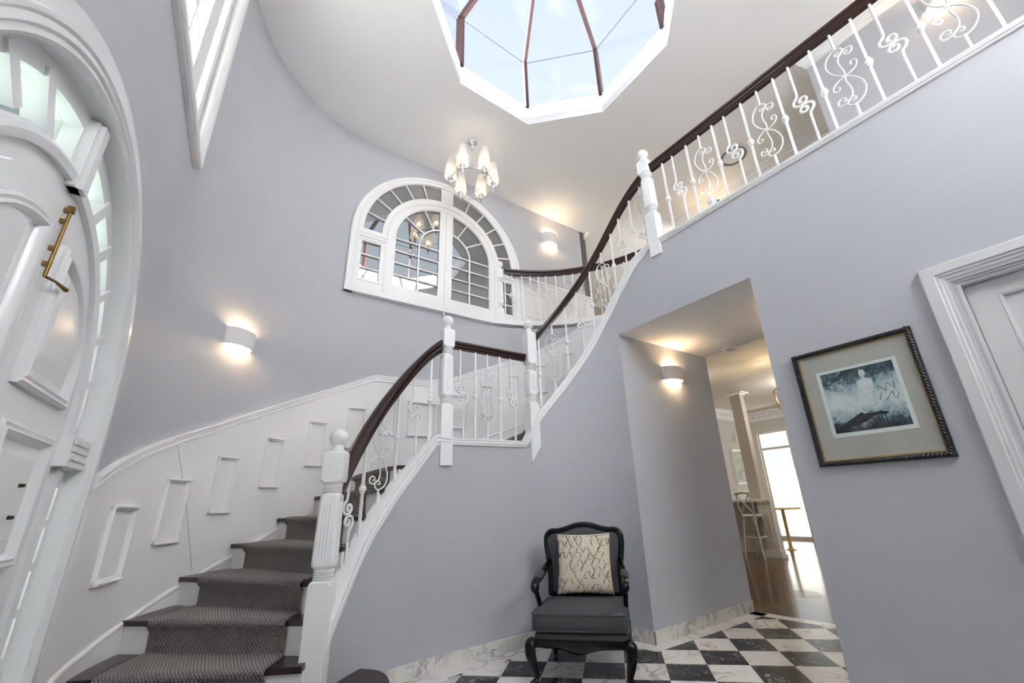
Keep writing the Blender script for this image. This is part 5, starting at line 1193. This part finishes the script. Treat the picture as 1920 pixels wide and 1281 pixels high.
# downlight in the hall ceiling
dn = thing('downlight', 'round white recessed downlight at the edge of the hall ceiling', 'downlight', (2.397, 4.66, 2.853))
m_ = MB(); m_.lathe([(.045, 2.8525), (.062, 2.844), (.085, 2.842), (.092, 2.848), (.092, 2.853)], 32, (2.397, 4.66, 0)); m_.build('bezel', 'satin', dn, smooth=40)
m_ = MB(); m_.lathe([(.001, 2.849), (.05, 2.849), (.05, 2.852), (.001, 2.852)], 24, (2.397, 4.66, 0)); m_.build('lens', 'plaster', dn)
# round ceiling fitting in the upper hall
rv = thing('ceiling_vent', 'round dark rimmed vent on the upper hall ceiling', 'ceiling vent', (3.334, 5.098, H))
m_ = MB(); m_.lathe([(.185, H), (.195, H - .02), (.18, H - .028), (.160, H - .022), (.150, H)], 40, (3.334, 5.098, 0)); m_.build('rim', 'vent', rv, smooth=40)
m_ = MB(); m_.lathe([(.001, H - .012), (.155, H - .012), (.155, H - .002), (.001, H - .002)], 40, (3.334, 5.098, 0)); m_.build('cover', 'satin', rv)
# wainscot on the far upper wall beyond the balustrade
uw = thing('trim_6', 'white panelled wainscot on the far wall behind the curved balustrade', 'wainscot', fF(3.2, F2 + .08), kind='structure')
m_ = MB(); m_.plate([[(2.36, F2), (4.04, F2), (4.04, 4.79), (2.36, 4.79)]], 0, .014, fF); m_.build('panelling', 'satin', uw)
m_ = MB(); m_.box(np.array(fF(3.2, 4.785, .02)), (1.69, .045, .04), [(uF[0], uF[1], 0), nF3, (0, 0, 1)]); m_.box(np.array(fF(3.2, 4.715, .014)), (1.69, .03, .03), [(uF[0], uF[1], 0), nF3, (0, 0, 1)]); m_.box(np.array(fF(3.2, 3.86, .014)), (1.69, .03, .16), [(uF[0], uF[1], 0), nF3, (0, 0, 1)]); m_.build('dado_rail', 'white', uw)
for xa, xb in ((2.52, 3.0), (3.14, 3.72)):
    m_ = MB(); rectprof(m_, fF, xa, xb, 4.07, 4.55, [(0, .014), (0, .026), (-.02, .03), (-.028, .014)]); m_.build('panel_moulding', 'satin', uw)
# dark green door at the end of the landing
ud = thing('door_4', 'dark green grey door at the end of the upper landing seen through the balusters', 'door', (*MN(7.4, 8.6), F2 + .08), kind='structure')
fU = lambda m, z, d=0.: (*MN(m, 8.6 - d), z)
m_ = MB(); m_.plate([[(6.3, F2 + .08), (7.0, F2 + .08), (7.0, 5.35), (6.3, 5.35)]], .0, .03, fU); m_.build('door_leaf', 'green', ud)
m_ = MB(); m_.plate([[(6.2, F2 + .08), (6.2, 5.45), (7.1, 5.45), (7.1, F2 + .08), (7.0, F2 + .08), (7.0, 5.35), (6.3, 5.35), (6.3, F2 + .08)]], .0, .05, fU); m_.build('architrave', 'cab', ud)
# outside: patio
b_ = MB(); bm(b_, 11.75, 22, -4, 16, -.14, -.03); struct(b_.build('floor', 'paver'), 'pale patio paving beyond the glazed door', 'paving')
pf = MB(); bm(pf, 15.2, 15.35, 2, 14, -.03, 1.9); tag(pf.build('patio_wall', 'fence'), 'white rendered patio wall beyond the glazed door', 'garden wall', kind='structure')
# ground outside the front door
b_ = MB(); slab(b_, [MN(-9, -8), MN(-1.05, -8), MN(-1.05, 9), MN(-9, 9)], -.14, -.04); struct(b_.build('floor', 'paver'), 'pale paving outside the front door', 'paving')

# ------------------------------------------------------------------ lights
def pl_(loc, e, col, r=.05, name='lamp_light'):
    L = bpy.data.lights.new(name, 'POINT'); L.energy = e; L.color = col; L.shadow_soft_size = r
    o = bpy.data.objects.new(name, L); o.location = loc; COL.objects.link(o)
pl_(P3(8.9, 3.2, 3.12), 42, (1, .95, .88), .06, 'kitchen_fill_light'); pl_(P3(6.6, 4.6, 3.12), 12, (1, .93, .84), .06, 'kitchen_fill_light')  # added fill lights without fixtures, out of view, to brighten the kitchen
pl_(P3(lm, ln_, 2.62), 26, (1, .74, .42), .04, 'lantern_light')
SUN_AZ, SUN_EL, SUN_E = SUNP
L = bpy.data.lights.new('sun', 'SUN'); L.energy = SUN_E; L.angle = math.radians(.6); L.color = (1, .99, .985)
o = bpy.data.objects.new('sun', L); a, e_ = math.radians(SUN_AZ), math.radians(SUN_EL)
o.rotation_euler = Vector((math.cos(a) * math.cos(e_), math.sin(a) * math.cos(e_), math.sin(e_))).to_track_quat('Z', 'Y').to_euler(); o.location = (6, 2, 12); COL.objects.link(o)
# world: pale blue sky with a little cloud, whiter towards the horizon
w = bpy.data.worlds.new('sky'); SC.world = w; w.use_nodes = True; nt = w.node_tree; Lk = nt.links; bg = nt.nodes['Background']
tc = nodes(nt, 'ShaderNodeTexCoord'); sp = nodes(nt, 'ShaderNodeSeparateXYZ'); Lk.new(tc.outputs['Generated'], sp.inputs[0])
rp = nodes(nt, 'ShaderNodeValToRGB'); cr = rp.color_ramp
cr.elements[0].position = 0; cr.elements[0].color = (.55, .55, .53, 1); cr.elements[1].position = 1; cr.elements[1].color = (.58, .69, 1.0, 1)
for p, c in ((.50, (.62, .62, .60)), (.52, (.92, .95, .98)), (.78, (.86, .92, 1.0)), (.9, (.72, .81, 1.0))):
    e2 = cr.elements.new(p); e2.color = (*c, 1)
ma = nodes(nt, 'ShaderNodeMath', operation='MULTIPLY_ADD'); ma.inputs[1].default_value = .5; ma.inputs[2].default_value = .5; Lk.new(sp.outputs['Z'], ma.inputs[0]); Lk.new(ma.outputs[0], rp.inputs['Fac'])
nz = nodes(nt, 'ShaderNodeTexNoise'); nz.inputs['Scale'].default_value = 4.5; nz.inputs['Detail'].default_value = 7; nz.inputs['Roughness'].default_value = .6
mpn = nodes(nt, 'ShaderNodeMapping'); mpn.inputs['Location'].default_value = (.35, .1, 0); Lk.new(tc.outputs['Generated'], mpn.inputs['Vector']); Lk.new(mpn.outputs[0], nz.inputs['Vector'])
cl = nodes(nt, 'ShaderNodeValToRGB'); cl.color_ramp.elements[0].position = .57; cl.color_ramp.elements[1].position = .72; Lk.new(nz.outputs['Fac'], cl.inputs['Fac'])
mx = nodes(nt, 'ShaderNodeMix', data_type='RGBA'); Lk.new(cl.outputs['Color'], mx.inputs['Factor']); Lk.new(rp.outputs['Color'], mx.inputs['A']); mx.inputs['B'].default_value = (.98, .98, 1, 1)
Lk.new(mx.outputs['Result'], bg.inputs['Color']); bg.inputs['Strength'].default_value = SKY

# ------------------------------------------------------------------ camera
cam = bpy.data.cameras.new('camera'); co = bpy.data.objects.new('camera', cam); COL.objects.link(co); SC.camera = co
p_, r_ = math.radians(18.95), math.radians(-2.64)
cp, sp_, crr, srr = math.cos(p_), math.sin(p_), math.cos(r_), math.sin(r_)
Fw = np.array([0, cp, sp_]); Uu = np.array([0, -sp_, cp]); Xx = np.array([1., 0, 0])
Xc = crr * Xx + srr * Uu; Uc = -srr * Xx + crr * Uu
co.matrix_world = Matrix(((Xc[0], Uc[0], -Fw[0], 0), (Xc[1], Uc[1], -Fw[1], 0), (Xc[2], Uc[2], -Fw[2], 1.2), (0, 0, 0, 1)))
cam.sensor_fit = 'HORIZONTAL'; cam.sensor_width = 36; cam.lens = 759.375 / 1920 * 36
cam.shift_x = -41.23 / 1920; cam.shift_y = 38.65 / 1920; cam.clip_start = .02; cam.clip_end = 200
vs_ = SC.view_settings; vs_.view_transform = 'Standard'; vs_.look = 'None'; vs_.gamma = 1; vs_.exposure = EXPO
try: vs_.use_curve_mapping = False
except Exception: pass
SC.cycles.max_bounces = 14; SC.cycles.diffuse_bounces = 8; SC.cycles.transparent_max_bounces = 16; SC.cycles.sample_clamp_indirect = 80
